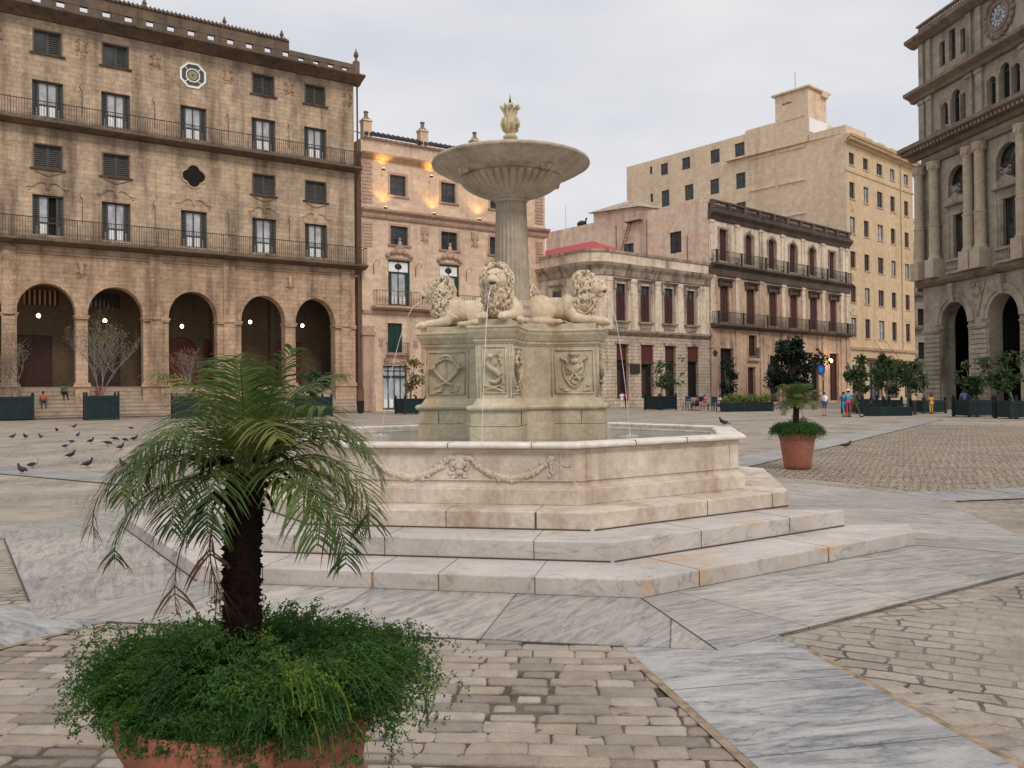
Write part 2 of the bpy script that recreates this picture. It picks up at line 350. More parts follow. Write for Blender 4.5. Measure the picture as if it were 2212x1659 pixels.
def rail(u0, u1, z0, z1, d, sp=.16, t=.028, ends=True, mid=None):
    mb = MB(); y = -d
    mb.box(u0, u1, y - .03, y + .03, z1 - .05, z1); mb.box(u0, u1, y - .02, y + .02, z0 + .08, z0 + .11)
    if mid: mb.box(u0, u1, y - .02, y + .02, mid - .015, mid + .015)
    n = max(2, int((u1 - u0) / sp))
    for i in range(n + 1):
        u = u0 + (u1 - u0) * i / n; q = t if i % 12 else t * 1.9
        mb.box(u - q / 2, u + q / 2, y - q / 2, y + q / 2, z0, z1 - .05)
    if ends:
        for u in (u0, u1):
            mb.box(u - .03, u + .03, y + .03, -.01, z1 - .05, z1)
            k = max(1, int(d / sp))
            for i in range(1, k): mb.box(u - t / 2, u + t / 2, y + i * d / k - t / 2, y + i * d / k + t / 2, z0, z1 - .05)
    return mb
def window(F, u0, u1, z0, z1, fm, gm, y=.16, mull=1, bars=0, name='window', fr=.09, arch=0, open_leaf=False, subpane='pane'):
    mb = MB(); t = .07
    if arch:
        archband(mb, (u0 + u1) / 2, z1 - arch, (u1 - u0) / 2 - fr, (u1 - u0) / 2 - .005, y, y + t, arch / ((u1 - u0) / 2), 14)
        zt = z1 - arch
        mb.box(u0 + .005, u0 + fr, y, y + t, z0, zt); mb.box(u1 - fr, u1 - .005, y, y + t, z0, zt); mb.box(u0 + fr, u1 - fr, y, y + t, zt - .05, zt + .05)
        for k in range(1, 6):
            a = math.pi * k / 6; r = (u1 - u0) / 2 - fr
            mb.tube([((u0 + u1) / 2, y + .035, zt), ((u0 + u1) / 2 + r * math.cos(a), y + .035, zt + math.sin(a) * r * arch / ((u1 - u0) / 2))], .022, 4)
    else:
        zt = z1; mb.box(u0 + .004, u0 + fr, y, y + t, z0 + .004, z1 - .004); mb.box(u1 - fr, u1 - .004, y, y + t, z0 + .004, z1 - .004)
        mb.box(u0 + fr, u1 - fr, y, y + t, z1 - fr, z1 - .004)
    mb.box(u0 + fr, u1 - fr, y, y + t, z0 + .004, z0 + fr)
    for k in range(1, mull + 1):
        u = u0 + (u1 - u0) * k / (mull + 1); mb.box(u - .045, u + .045, y + .01, y + t + .01, z0 + fr, zt - (fr if not arch else .05))
    for k in range(1, bars + 1):
        z = z0 + (zt - z0) * k / (bars + 1); mb.box(u0 + fr, u1 - fr, y + .02, y + t, z - .025, z + .025)
    f = F.part(name, mb, fm)
    g = MB()
    g.box(u0 + .01, u1 - .01, y + .075, y + .10, z0 + .01, zt - .01)
    if arch:
        n = 12; a_ = [((u0 + u1) / 2 + ((u1 - u0) / 2 - .02) * math.cos(math.pi * k / n), y + .08, z1 - arch + math.sin(math.pi * k / n) * (arch - .02)) for k in range(n + 1)]
        g.add(a_, [tuple(range(n + 1))])
    F.part(subpane, g, gm, f); return f
def louvers(mb, u0, u1, z0, z1, y):
    mb.box(u0, u0 + .05, y, y + .05, z0, z1); mb.box(u1 - .05, u1, y, y + .05, z0, z1)
    n = max(3, int((z1 - z0) / .16))
    for i in range(n):
        z = z0 + (z1 - z0) * i / n; mb.prof(u0 + .05, u1 - .05, [(y + .01, z + .02), (y + .05, z + .09), (y + .05, z + .12), (y + .01, z + .05)])
def cart(mb, u, z, w, h, y, seed, n=16):          # carved cartouche: scrolls round a shield
    rnd = random.Random(seed)
    mb.ell((u, y, z), (w * .22, .09, h * .3), 10, 6)
    for s in (-1, 1):
        for k in range(2):
            zc = z + h * (.22 - .45 * k); r = w * .16
            P = [(u + s * (w * .3 + r * (1 - t / 14) * math.cos(t * .55)), y - .02, zc + r * (1 - t / 14) * math.sin(t * .55)) for t in range(12)]
            mb.tube(P, [w * .045 * (1 - t / 16) for t in range(12)], 5)
    for _ in range(n):
        mb.ell((u + rnd.uniform(-.45, .45) * w, y, z + rnd.uniform(-.45, .45) * h), (w * rnd.uniform(.03, .09), .07, h * rnd.uniform(.03, .09)), 6, 4)
def hook(mb, u, z, y=0):        # iron curl of an old lantern bracket
    mb.tube([(u, y - .05, z - 1.9), (u, y - .06, z - .3), (u, y - .2, z), (u - .15, y - .45, z + .1), (u - .3, y - .4, z - .1), (u - .2, y - .2, z - .15)], .022, 4)
    mb.tube([(u - .05, y - .1, z), (u - .25, y - .5, z + .3), (u - .1, y - .6, z + .45)], .025, 4)

# ================================================================== B1: hotel with arcade
O1 = ground(769, 890); A1 = math.atan2(.55488, .83193)
hot = thing('arcade_building', O1, A1, 'brown stone hotel with five arches at the ground and two long iron balconies', 'building')
F1 = Face(hot)
UL = -32.5; bays = [-25.5, -20.65, -14.6, -8.6, -3.8]
arches = [(-27.65, -23.62), (-22.75, -18.65), (-16.68, -12.72), (-10.68, -6.74), (-5.8, -2.02)]
ops = [(a, b, 0, 10.52, 2.3) for a, b in arches] + [(-32.2, -28.6, 0, 10.52, 2.3)]
mb = MB(); walls(mb, UL, 0, 0, 13.6, ops, 1.1); mb.quad((0, 0, 0), (0, 18, 0), (0, 18, 13.6), (0, 0, 13.6))
F1.part('wall', mb, hotel, label='brown arcade storey of the hotel')
wops = []
rows = []
for i, b in enumerate(bays):
    for (z0, z1, hw) in ((14.3, 17.4, 1.08), (19.5, 21.3, .94), (23.5, 26.3, 1.08), (28.45, 30.2, .92)):
        if i == 2 and z0 in (19.5, 28.45): continue
        wops.append((b - hw, b + hw, z0, z1)); rows.append((i, b, hw, z0, z1))
for z0, z1, hw in ((14.3, 17.4, 1.08), (19.5, 21.3, .94), (23.5, 26.3, 1.08), (28.45, 30.2, .92)): wops.append((-31.2 - hw, -31.2 + hw, z0, z1)); rows.append((9, -31.2, hw, z0, z1))
mb = MB(); walls(mb, UL, 0, 13.6, 31.4, wops, .4); mb.quad((0, 0, 13.6), (0, 18, 13.6), (0, 18, 31.4), (0, 0, 31.4))
mb.quad((UL, 0, 0), (UL, 0, 31.4), (UL, 18, 31.4), (UL, 18, 0)); mb.quad((UL, 0, 31.4), (0, 0, 31.4), (0, 18, 31.4), (UL, 18, 31.4)); mb.quad((UL, 18, 0), (UL, 18, 31.4), (0, 18, 31.4), (0, 18, 0))
F1.part('wall', mb, hotel_top, label='weathered grey brown upper wall of the hotel')
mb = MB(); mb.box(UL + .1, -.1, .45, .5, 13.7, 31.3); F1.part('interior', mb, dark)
# passage behind the arches
mb = MB(); bo = [(-27.4, -24.8, 2.5, 6.8), (-21.6, -19.6, 2.5, 6.8), (-16.0, -13.2, 2.5, 7.0, 1.4), (-12.6, -10.9, 2.5, 6.8), (-6.05, -3.4, 2.5, 6.8), (-26.9, -24.3, 9.3, 10.6), (-21.9, -19.6, 9.3, 10.6)]
walls(mb, UL, 0, 0, 13, bo, .3, 5.2); mb.quad((UL, 1.1, 11.2), (UL, 5.2, 11.2), (0, 5.2, 11.2), (0, 1.1, 11.2)); mb.quad((UL, 1.1, 2.5), (0, 1.1, 2.5), (0, 5.2, 2.5), (UL, 5.2, 2.5))
mb.quad((0, 1.1, 0), (0, 5.2, 0), (0, 5.2, 11.2), (0, 1.1, 11.2)); mb.quad((UL, 1.1, 0), (UL, 1.1, 11.2), (UL, 5.2, 11.2), (UL, 5.2, 0))
for s in range(1): 
    for a in (-22.7, -17.7, -11.7, -6.3): mb.box(a - .25, a + .25, 4.95, 5.19, 2.5, 11.1)
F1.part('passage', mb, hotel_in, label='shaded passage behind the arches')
for (a, b, z0, z1, *_), m in zip(bo[:5], (woodd, woodd, redd, redd, redd)):
    mb = MB(); mb.box(a, b, 5.38, 5.44, z0, z1)
    for k in range(1, 4): mb.box(a + (b - a) * k / 4 - .03, a + (b - a) * k / 4 + .03, 5.34, 5.379, z0, z1)
    for k in range(2): mb.box(a + .1, b - .1, 5.35, 5.379, z0 + .3 + k * 2, z0 + .4 + k * 2)
    F1.part('door', mb, m, label='tall dark red wooden door in the passage')
for (a, b, z0, z1), m in zip(bo[5:], (lampw, glass)):
    mb = MB(); n = 7
    for k in range(n): mb.box(a + (b - a) * (k + .12) / n, a + (b - a) * (k + .5) / n, 5.4, 5.42, z0, z1)
    mb2 = MB(); mb2.box(a, b, 5.44, 5.5, z0, z1); f = F1.part('window', mb2, woodd); F1.part('pane', mb, plain('amber_pane', (.55, .28, .10), .4) if m is lampw else glass, f)
for (u, z) in ((-26.03, 8.15), (-21.24, 7.95), (-15.19, 7.7), (-9.31, 8.3), (-4.44, 8.15)):
    mb = MB(); mb.tube([(u, 2, 11.2), (u, 2, z + .3)], .02, 5); mb.lathe([(.02, .42), (.12, .34), (.14, .22)], 10, (u, 2, z), cap=False); f = F1.part('hanging_lamp', mb, iron)
    mb = MB(); mb.ell((u, 2, z), (.15, .15, .16), 12, 8); F1.part('lamp_globe', mb, lampm, f, True)
    ld = bpy.data.lights.new('lamp_light', 'POINT'); ld.energy = 26; ld.color = (1, .85, .65); ld.shadow_soft_size = .2
    lo = bpy.data.objects.new('lamp_light', ld); col.objects.link(lo); lo.parent = f; lo.location = (u, 2, z - .4)
# piers: pedestals, pilasters, imposts
mb = MB()
piers = [(-28.62, -27.66, 1), (-23.58, -22.80, 0), (-18.6, -16.74, 1), (-12.66, -10.74, 1), (-6.7, -5.84, 0), (-1.96, -.02, 1)]
for a, b, k in piers:
    mb.box(a - .12, b + (.12 if b < -.1 else .0), -.22, .02, 0, 2.45); mb.box(a - .24, b + (.24 if b < -.1 else .06), -.34, .03, 2.45, 2.62); mb.box(a - .18, b + (.18 if b < -.1 else .03), -.28, .04, 2.62, 2.78)
    if k:
        c = (a + b) / 2; mb.box(c - .5, c + .5, -.16, .05, 2.78, 13.2)
        mb.box(c - .38, c + .38, -.2, .06, 2.9, 12.9)
    mb.box(a - .15, b + (.15 if b < -.1 else .05), -.24, 1.12, 8.02, 8.14); mb.box(a - .08, b + (.08 if b < -.1 else .03), -.2, 1.11, 7.86, 8.02)
F1.parts('pilaster', mb, hotel)
mb = MB()
for a, b in arches: archband(mb, (a + b) / 2, 8.22, (b - a) / 2, (b - a) / 2 + .3, -.05, .1, 2.3 / ((b - a) / 2))
F1.parts('arch_moulding', mb, hotel)
# steps up to the passage
mb = MB()
for k in range(8):
    mb.box(UL, -.2, -1.25 + k * .34, 1.12 + .001 * k, k * .31, (k + 1) * .31 - .001)
ob = MB()
for k in range(8): mb.box(UL, -.19, -1.29 + k * .34, -1.249 + k * .34, (k + 1) * .31 - .06, (k + 1) * .31)
F1.part('staircase', mb, stone('step_stone', (.46, .36, .28), (.38, .30, .23), (.13, .10, .08), 1))
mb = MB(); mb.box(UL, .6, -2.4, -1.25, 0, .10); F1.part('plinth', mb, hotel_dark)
# string courses and balconies
mb = MB(); mb.prof(UL, .25, [(-.02, 12.75), (-.12, 12.8), (-.16, 12.95), (-.03, 13.0)]); mb.prof(UL, .25, [(.1, 13.45), (-.3, 13.5), (-.55, 13.7), (.1, 13.7)]); F1.parts('string_course', mb, hotel, .02)
for z, zt, dd, e in ((13.72, 15.45, 1.15, .9), (22.9, 24.4, 1.1, .4)):
    mb = MB(); mb.prof(UL, e, [(.05, z - .28), (-.5, z - .25), (-dd + .12, z - .1), (-dd, z - .06), (-dd, z + .12), (.05, z + .12)])
    f = F1.part('balcony', mb, hotel_dark); F1.part('railing', rail(UL, e - .12, z + .12, zt, dd - .08, .185, .026), iron, f)
# roof cornice, coping with tiles and pierced openings
mb = MB(); mb.prof(UL, .6, [(.2, 30.95), (-.25, 31.0), (-.5, 31.15), (-1.35, 31.4), (-1.5, 31.46), (-1.5, 31.6), (.3, 31.7)])
for k in range(110):
    u = UL + .15 + k * .3
    if u < .4: mb.box(u, u + .13, -1.54, -1.3, 31.48, 31.62)
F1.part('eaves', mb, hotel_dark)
mb = MB(); u = UL
while u < -7: 
    mb.box(u, u + 1.05, -1.05, -.75, 31.66, 32.35); mb.box(u + 1.05, u + 1.62, -1.05, -.75, 31.66, 31.92); u += 1.62
mb.box(UL, u, -1.08, -.72, 32.35, 33.25); mb.prof(UL, u, [(-1.2, 33.25), (-.6, 33.25), (-.9, 33.55)])
for k in range(int((u - UL) / .33)): mb.tube([(UL + .16 + k * .33, -1.25, 33.28), (UL + .16 + k * .33, -.92, 33.6)], .085, 5)
u2 = u
while u2 < -.6: mb.box(u2, u2 + .85, -1.05, -.75, 31.66, 32.1); mb.box(u2 + .85, u2 + 1.4, -1.05, -.75, 31.66, 31.8); u2 += 1.4
mb.box(u, .1, -1.08, -.72, 32.1, 32.55); mb.box(-.35, .15, -1.15, -.65, 31.66, 32.9)
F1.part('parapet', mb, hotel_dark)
mb = MB()
for uu in (-18.6, -12.2, -7.2, -27.0): mb.lathe([(.16, 0), (.1, .12), (.2, .3), (.12, .5), (.03, .75)], 8, (uu, -.9, 33.5))
mb.lathe([(.2, 0), (.12, .15), (.1, .3), (.24, .55), (.2, .8), (.06, 1.0), (.05, 1.2)], 10, (-.1, -.9, 32.9)); F1.parts('finial', mb, hotel_dark)
# openings of the upper floors
for (i, b, hw, z0, z1) in rows:
    tall = z1 - z0 > 2.4; surr = MB()
    if tall:
        mb = MB(); y = .2
        mb.box(b - hw, b - hw + .1, y, y + .1, z0, z1); mb.box(b + hw - .1, b + hw, y, y + .1, z0, z1); mb.box(b - hw + .1, b + hw - .1, y, y + .1, z1 - .14, z1)
        louvers(mb, b - hw + .1, b - hw + .42, z0, z1 - .15, y + .02); louvers(mb, b + hw - .42, b + hw - .1, z0, z1 - .15, y + .02)
        for s in (-1, 0, 1): mb.box(b + s * .62 - .05, b + s * .62 + .05, y + .02, y + .1, z0, z1 - .14)
        for q in (.98,): mb.box(b - .62, b + .62, y + .03, y + .09, z0 + q - .04, z0 + q + .04)
        f = F1.part('balcony_door', mb, frameg)
        op = (i == 0 and z0 < 15)
        g = MB(); g.box(b - .6, b + (0 if op else .6), y + .11, y + .13, z0, z1 - .15); F1.part('pane', g, curtain, f)
        g = MB()
        for s in ((-.52, -.1), (.1, .52)): 
            if not (op and s[0] > 0): g.box(b + s[0], b + s[1], y + .06, y + .105, z0 + .12, z0 + .86)
        for s in (-1, 1): g.box(b + s * .72 - .09, b + s * .72 + .09, y + .07, y + .1, z0 + .12, z0 + .72)
        F1.part('lower_panels', g, whitep, f)
        surr.box(b - hw - .14, b - hw + .01, -.03, .2, z0 - .1, z1 + .14); surr.box(b + hw - .01, b + hw + .14, -.03, .2, z0 - .1, z1 + .14); surr.box(b - hw + .01, b + hw - .01, -.03, .2, z1 - .01, z1 + .14)
        if z0 < 15:
            for s in (-1, 1):
                P = [(b + s * (.2 + t * .13), -.04, z1 + .75 + .22 * math.sin(t * .5 + .6)) for t in range(9)]; surr.tube(P, .045, 5)
                surr.tube([(b + s * (1.3 + .14 * math.cos(t)), -.04, z1 + .45 + .14 * math.sin(t)) for t in (0, 1, 2, 3, 4, 5)], .035, 5)
            surr.ell((b, -.04, z1 + .6), (.14, .08, .28))
    else:
        mb = MB(); y = .2; opn = z0 > 28 and i in (0, 1)
        mb.box(b - hw, b - hw + .09, y, y + .1, z0, z1); mb.box(b + hw - .09, b + hw, y, y + .1, z0, z1); mb.box(b - hw + .09, b + hw - .09, y, y + .1, z1 - .09, z1); mb.box(b - hw + .09, b + hw - .09, y, y + .1, z0, z0 + .08)
        mb.box(b - .06, b + .06, y + .01, y + .1, z0 + .08, z1 - .09)
        if not opn: louvers(mb, b - hw + .1, b - .07, z0 + .08, z1 - .1, y + .03)
        louvers(mb, b + .07, b + hw - .1, z0 + .08, z1 - .1, y + .03)
        f = F1.part('window', mb, louver if not opn else frameg); 
        g = MB(); g.box(b - hw + .02, b + hw - .02, y + .12, y + .14, z0 + .01, z1 - .01); F1.part('pane', g, glass, f)
        surr.box(b - hw - .1, b - hw + .01, -.02, .2, z0 - .05, z1 + .1); surr.box(b + hw - .01, b + hw + .1, -.02, .2, z0 - .05, z1 + .1); surr.box(b - hw + .01, b + hw - .01, -.02, .2, z1 - .01, z1 + .1)
        surr.prof(b - hw - .3, b + hw + .3, [(.1, z0 - .2), (-.12, z0 - .17), (-.2, z0 - .05), (.1, z0)])
        if z0 < 20 : surr.tube([(b + (t - 6) * .16, -.03, z0 - .32 - .28 * math.sin(t * math.pi / 12) ** 2) for t in range(13)], .03, 5)
    F1.part('window_surround', surr, hotel_dark if not tall else hotel)
# octagonal window, and four-lobed one whose shade is painted as dark discs
oc = lambda r, c, y: [(c[0] + r * math.cos(R(22.5 + 45 * k)), y, c[1] + r * math.sin(R(22.5 + 45 * k))) for k in range(8)]
def ring8(mb, c, r0, r1, y0, y1):
    for k in range(8):
        P = [(c[0] + r * math.cos(R(22.5 + 45 * q)), c[1] + r * math.sin(R(22.5 + 45 * q))) for r, q in ((r0, k), (r1, k), (r1, k + 1), (r0, k + 1))]
        mb.add([(u, y0, z) for u, z in P] + [(u, y1, z) for u, z in P], [(0, 1, 2, 3), (1, 5, 6, 2), (0, 3, 7, 4), (0, 4, 5, 1), (2, 6, 7, 3), (4, 7, 6, 5)])
C = (-14.62, 28.95); mb = MB(); ring8(mb, C, .98, 1.16, -.08, .05); ring8(mb, C, .52, .62, -.06, .03)
for k in range(4):
    a = R(45 + 90 * k); mb.tube([(C[0] + .55 * math.cos(a), -.03, C[1] + .55 * math.sin(a)), (C[0] + .98 * math.cos(a), -.03, C[1] + .98 * math.sin(a))], .05, 4)
f = F1.part('octagonal_window', mb, whitep); g = MB(); g.add(oc(1.0, C, -.005), [tuple(range(8))]); F1.part('pane', g, frameg, f)
g = MB(); ring8(g, C, .1, .42, -.04, -.012); F1.part('rosette', g, plain('rosette_stone', (.3, .28, .15), .7), f)
C = (-14.6, 20.35); mb = MB()
for k in range(4): archband(mb, C[0] + .42 * math.cos(R(90 * k)), C[1] + .42 * math.sin(R(90 * k)), .5, .64, -.08, .05, 1, 16, R(90 * k - 80), R(90 * k + 80))
f = F1.part('quatrefoil_window', mb, hotel); g = MB()
for k in range(4):
    c2 = (C[0] + .42 * math.cos(R(90 * k)), C[1] + .42 * math.sin(R(90 * k))); g.lathe([(.5, 0), (.5, .03)], 18)
    n = len(g.v) - 36; g.v[n:] = [(c2[0] + x, -.005 - .001 * k - z * .2, c2[1] + y_) for x, y_, z in g.v[n:]]
F1.part('opening_shade', g, dark, f)
# carved cartouches, iron hooks and a drainpipe
mb = MB()
for k, u in enumerate((-29.0, -23.1, -17.65, -11.7, -6.25, -.6)): cart(mb, u, 29.5 if k else 29.2, .95, 1.5, -.05, k)
for k, u in enumerate((-23.2, -17.7, -11.7, -6.3, -1.0, -28.2)): cart(mb, u, 11.9, .8, 1.9, -.18, 20 + k)
F1.parts('cartouche', mb, hotel)
mb = MB()
for u in (-23.1, -17.7, -11.7, -6.3): hook(mb, u, 25.9); hook(mb, u, 17.3)
F1.parts('iron_hook', mb, iron)
mb = MB(); mb.tube([(.32, -.1, .2), (.32, -.1, 31)], .09, 8); mb.box(.05, .7, -.3, .02, .0, 2.2); F1.part('drainpipe', mb, rust)
mb = MB(); mb.tube([(-20, 4, 33), (-20, 4, 37.5)], .04, 5); F1.part('antenna', mb, iron)

# ================================================================== B2: pink building with green doors
pk = thing('pink_building', O1, A1, 'narrow pink building with green framed balcony doors and small stone urns on its roof', 'building')
F2 = Face(pk)
W5 = [(3.7, 5.42, 21.0, 23.05), (9.35, 11.03, 21.0, 23.05), (15.2, 16.9, 21.0, 23.05)]
W4 = [(3.72, 5.6, 16.2, 18.05), (9.32, 11.2, 16.2, 18.05), (15.1, 16.9, 16.2, 18.05)]
D3 = [(3.45, 5.8, 10.3, 14.72), (9.08, 11.4, 10.3, 14.72), (14.9, 17.2, 10.3, 14.72)]
W2 = [(3.35, 4.9, 5.7, 8.55), (9.4, 11, 5.7, 8.55), (15.2, 16.8, 5.7, 8.55)]
D1 = [(2.8, 5.4, .15, 4.4), (9.0, 11.6, .15, 4.4)]
mb = MB(); walls(mb, .72, 22.3, 0, 26.1, W5 + W4 + D3 + W2 + D1, .35)
mb.quad((22.3, 0, 0), (22.3, 16, 0), (22.3, 16, 26.1), (22.3, 0, 26.1)); mb.quad((.72, 16, 0), (.72, 0, 0), (.72, 0, 26.1), (.72, 16, 26.1)); mb.quad((.72, 0, 26.0), (22.3, 0, 26.0), (22.3, 16, 26.0), (.72, 16, 26.0))
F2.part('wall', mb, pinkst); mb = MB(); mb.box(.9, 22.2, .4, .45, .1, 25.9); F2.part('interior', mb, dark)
for o in W5 + W4:
    window(F2, *o, frameg, glass, .2, 1, 2)
    s = MB(); s.box(o[0] - .2, o[0] + .01, -.04, .15, o[2], o[3] + .2); s.box(o[1] - .01, o[1] + .25, -.04, .15, o[2], o[3] + .2); s.box(o[0] + .01, o[1] - .01, -.04, .15, o[3] - .01, o[3] + .2); s.prof(o[0] - .3, o[1] + .35, [(.1, o[2] - .2), (-.15, o[2] - .16), (-.2, o[2]), (.1, o[2])])
    F2.part('window_surround', s, pinktrim)
for o in D3:
    f = window(F2, *o, greenf, curtain, .2, 1, 0, 'balcony_door', .14)
    g = MB(); g.box(o[0] + .02, o[1] - .02, .17, .25, o[3] - 1.25, o[3] - 1.12)
    for sx in (.33, .67): pass
    for u in (o[0] + .14, o[1] - .44): g.box(u, u + .3, .19, .24, o[2], o[3] - 1.25)
    F2.part('shutter', g, greenf, f)
    g = MB(); g.ell(((o[0] + o[1]) / 2, .2, o[3] - .6), (.4, .04, .3), 14, 8); F2.part('oval_emblem', g, iron, f, True)
    g = MB(); g.box(o[0] + .14, o[1] - .14, .215, .268, o[3] - 1.11, o[3] - .15); F2.part('transom', g, whitep, f)
    g = MB()
    for a, b in ((.3, .7), (.78, 1.1), (1.25, 1.57), (1.65, 2.05)): g.box(o[0] + a, o[0] + b - .05, .205, .265, o[2] + .15, o[2] + .85)
    F2.part('lower_panels', g, whitep, f)
mb = MB()
for k, o in enumerate(D3):
    c = (o[0] + o[1]) / 2
    for s in (-1, 1):
        mb.tube([(c + s * (.1 + t * .14), -.15, 15.9 - .1 * t + .15 * math.sin(t * 1.1)) for t in range(9)], [.17 - .01 * t for t in range(9)], 6)
        mb.ell((c + s * 1.25, -.15, 15.15), (.25, .14, .22)); mb.ell((c + s * .65, -.2, 15.45), (.3, .15, .2))
    mb.ell((c, -.2, 16.2), (.22, .17, .45)); mb.ell((c, -.2, 16.75), (.13, .12, .16)); mb.ell((c, -.18, 15.6), (.42, .16, .3)); mb.prof(o[0] - .15, o[1] + .15, [(.05, 14.72), (-.12, 14.75), (-.18, 14.9), (.05, 14.95)])
F2.parts('door_crest', mb, pinktrim)
mb = MB(); mb.prof(1.6, 18.5, [(.05, 9.75), (-.5, 9.8), (-.95, 9.95), (-.95, 10.1), (.05, 10.1)]); mb.prof(.72, 22.3, [(.05, 9.3), (-.15, 9.35), (-.2, 9.7), (.05, 9.75)])
f = F2.part('balcony', mb, pinktrim)
r_ = rail(1.85, 18.2, 10.1, 11.6, .85, .3, .03, True, 10.9); rnd = random.Random(3)
for k in range(44):
    u = 2 + k * .36; r_.tube([(u + .13 * math.cos(t), -.85, 10.55 + .2 * math.sin(t)) for t in (0, 1.1, 2.2, 3.3, 4.4, 5.5, 6.28)], .016, 4)
F2.part('railing', r_, rust, f)
for o in W2:
    g = MB(); g.box(o[0], o[1], .2, .25, o[2], o[3]); louvers(g, o[0], (o[0] + o[1]) / 2 - .02, o[2], o[3], .13); louvers(g, (o[0] + o[1]) / 2 + .02, o[1], o[2], o[3], .13); F2.part('shutter', g, greenf)
    mb = MB(); mb.prof(o[0] - .25, o[1] + .6, [(.05, 5.3), (-.35, 5.35), (-.5, 5.5), (.05, 5.52)]); f = F2.part('balconet', mb, pinktrim); F2.part('railing', rail(o[0] - .15, o[1] + .5, 5.52, 6.65, .45, .17, .025), iron, f)
for o in D1:
    f = window(F2, *o, greenf, curtain, .2, 3, 0, 'entrance_door', .12); g = MB(); g.box(o[0], o[1], .18, .26, 3.25, 3.45); g.box(o[0] + .3, o[1] - .3, .18, .26, 3.9, 3.96); F2.part('crossbar', g, greenf, f)
    g = MB()
    for k in range(4): g.box(o[0] + .15 + k * .62, o[0] + .55 + k * .62, .2, .262, .35, 1.15)
    F2.part('lower_panels', g, whitep, f)
mb = MB()
mb.prof(.7, 22.55, [(.05, 18.55), (-.2, 18.6), (-.3, 18.8), (-.32, 19.05), (-.65, 19.25), (-.7, 19.45), (.05, 19.5)]); mb.prof(.7, 22.5, [(.05, 24.2), (-.25, 24.3), (-.6, 24.6), (-.65, 24.75), (.05, 24.8)]); mb.prof(.7, 22.4, [(.05, 26.1), (-.2, 26.12), (-.25, 26.3), (.05, 26.35)])
F2.part('cornice', mb, pinktrim)
mb = MB()
for uu in (1.3, 21.5):
    for k in range(12): mb.box(uu - .55 + (k % 2) * .08, uu + .55 - (k % 2) * .08, -.08, .02, 20 + k * .34, 20.28 + k * .34)
    for k in range(8): mb.box(uu - .5, uu + .5, -.07, .021, 15.8 + k * .3, 16.0 + k * .3)
    mb.box(uu - .55, uu + .55, -.12, .022, 0, 8.2); mb.box(uu - .7, uu + .7, -.25, .023, 7.3, 7.6); mb.box(uu - .65, uu + .65, -.2, .024, 0, 1.6)
mb.box(7.0, 7.9, -.12, .025, 0, 8.2); mb.box(6.9, 8.0, -.25, .026, 7.3, 7.6); mb.box(12.8, 13.7, -.12, .025, 0, 8.2)
F2.parts('pilaster', mb, pinktrim)
mb = MB()
for k, u in enumerate((7.45, 13.3)): cart(mb, u, 17.2, .9, 1.4, -.06, 40 + k); mb.prof(u - .45, u + .45, [(.02, 17.5), (-.1, 17.55), (-.1, 18.3), (.02, 18.3)])
for k, u in enumerate((2.6, 6.3)): cart(mb, u, 6.6, .5, 1.2, -.05, 60 + k)
cart(mb, 4.1, 4.8, 2.4, .6, -.1, 70, 20)
F2.parts('cartouche', mb, pinktrim)
for u in (1.3, 7.37, 13.45, 19.5):
    mb = MB(); mb.box(u - .42, u + .42, -.3, .5, 26.2, 27.75); mb.prof(u - .5, u + .5, [(-.42, 27.75), (.6, 27.75), (.5, 27.9), (-.36, 27.9)]); 
    f = F2.part('roof_pier', mb, pinkst); g = MB(); g.lathe([(.45, 27.9), (.4, 28.05), (.2, 28.2), (.18, 28.55), (.27, 28.7), (.05, 28.82)], 10, (u, .1, 0)); F2.part('urn', g, towerc, f)
mb = MB(); mb.quad((1, -.3, 26.35), (22, -.3, 26.35), (22, 4, 28), (1, 4, 28))
for k in range(40): mb.tube([(1.1 + k * .53, -.6, 26.42), (1.1 + k * .53, .5, 27.0)], [.16, .13], 6)
F2.part('tiled_eaves', mb, plain('dark_tiles', (.06, .05, .05), .8, var=.3))
mb = MB()
for u in (1.9, 6.4, 12.2): mb.tube([(u, -.05, 13.2), (u, -.1, 14.2), (u + .15, -.5, 14.5), (u + .4, -.6, 14.3), (u + .3, -.5, 14.0)], .03, 4)
F2.parts('iron_hook', mb, iron)
for u, zz in ((3.0, 19.5), (8.3, 19.5), (13.6, 19.5), (2.8, 23.2), (8.0, 23.2)):
    mb = MB(); mb.box(u - .14, u + .14, -.62, -.4, zz, zz + .16); f = F2.part('floodlight', mb, iron)
    g = MB(); g.box(u - .11, u + .11, -.6, -.42, zz + .16, zz + .19); F2.part('lens', g, lampw, f)
    ld = bpy.data.lights.new('flood', 'SPOT'); ld.energy = 170; ld.color = (1, .55, .14); ld.spot_size = R(105); ld.spot_blend = .8; ld.shadow_soft_size = .08
    lo = bpy.data.objects.new('flood', ld); col.objects.link(lo); lo.parent = f; lo.location = (u, -.8, zz + .25); lo.rotation_euler = (R(180 - 12), 0, 0)

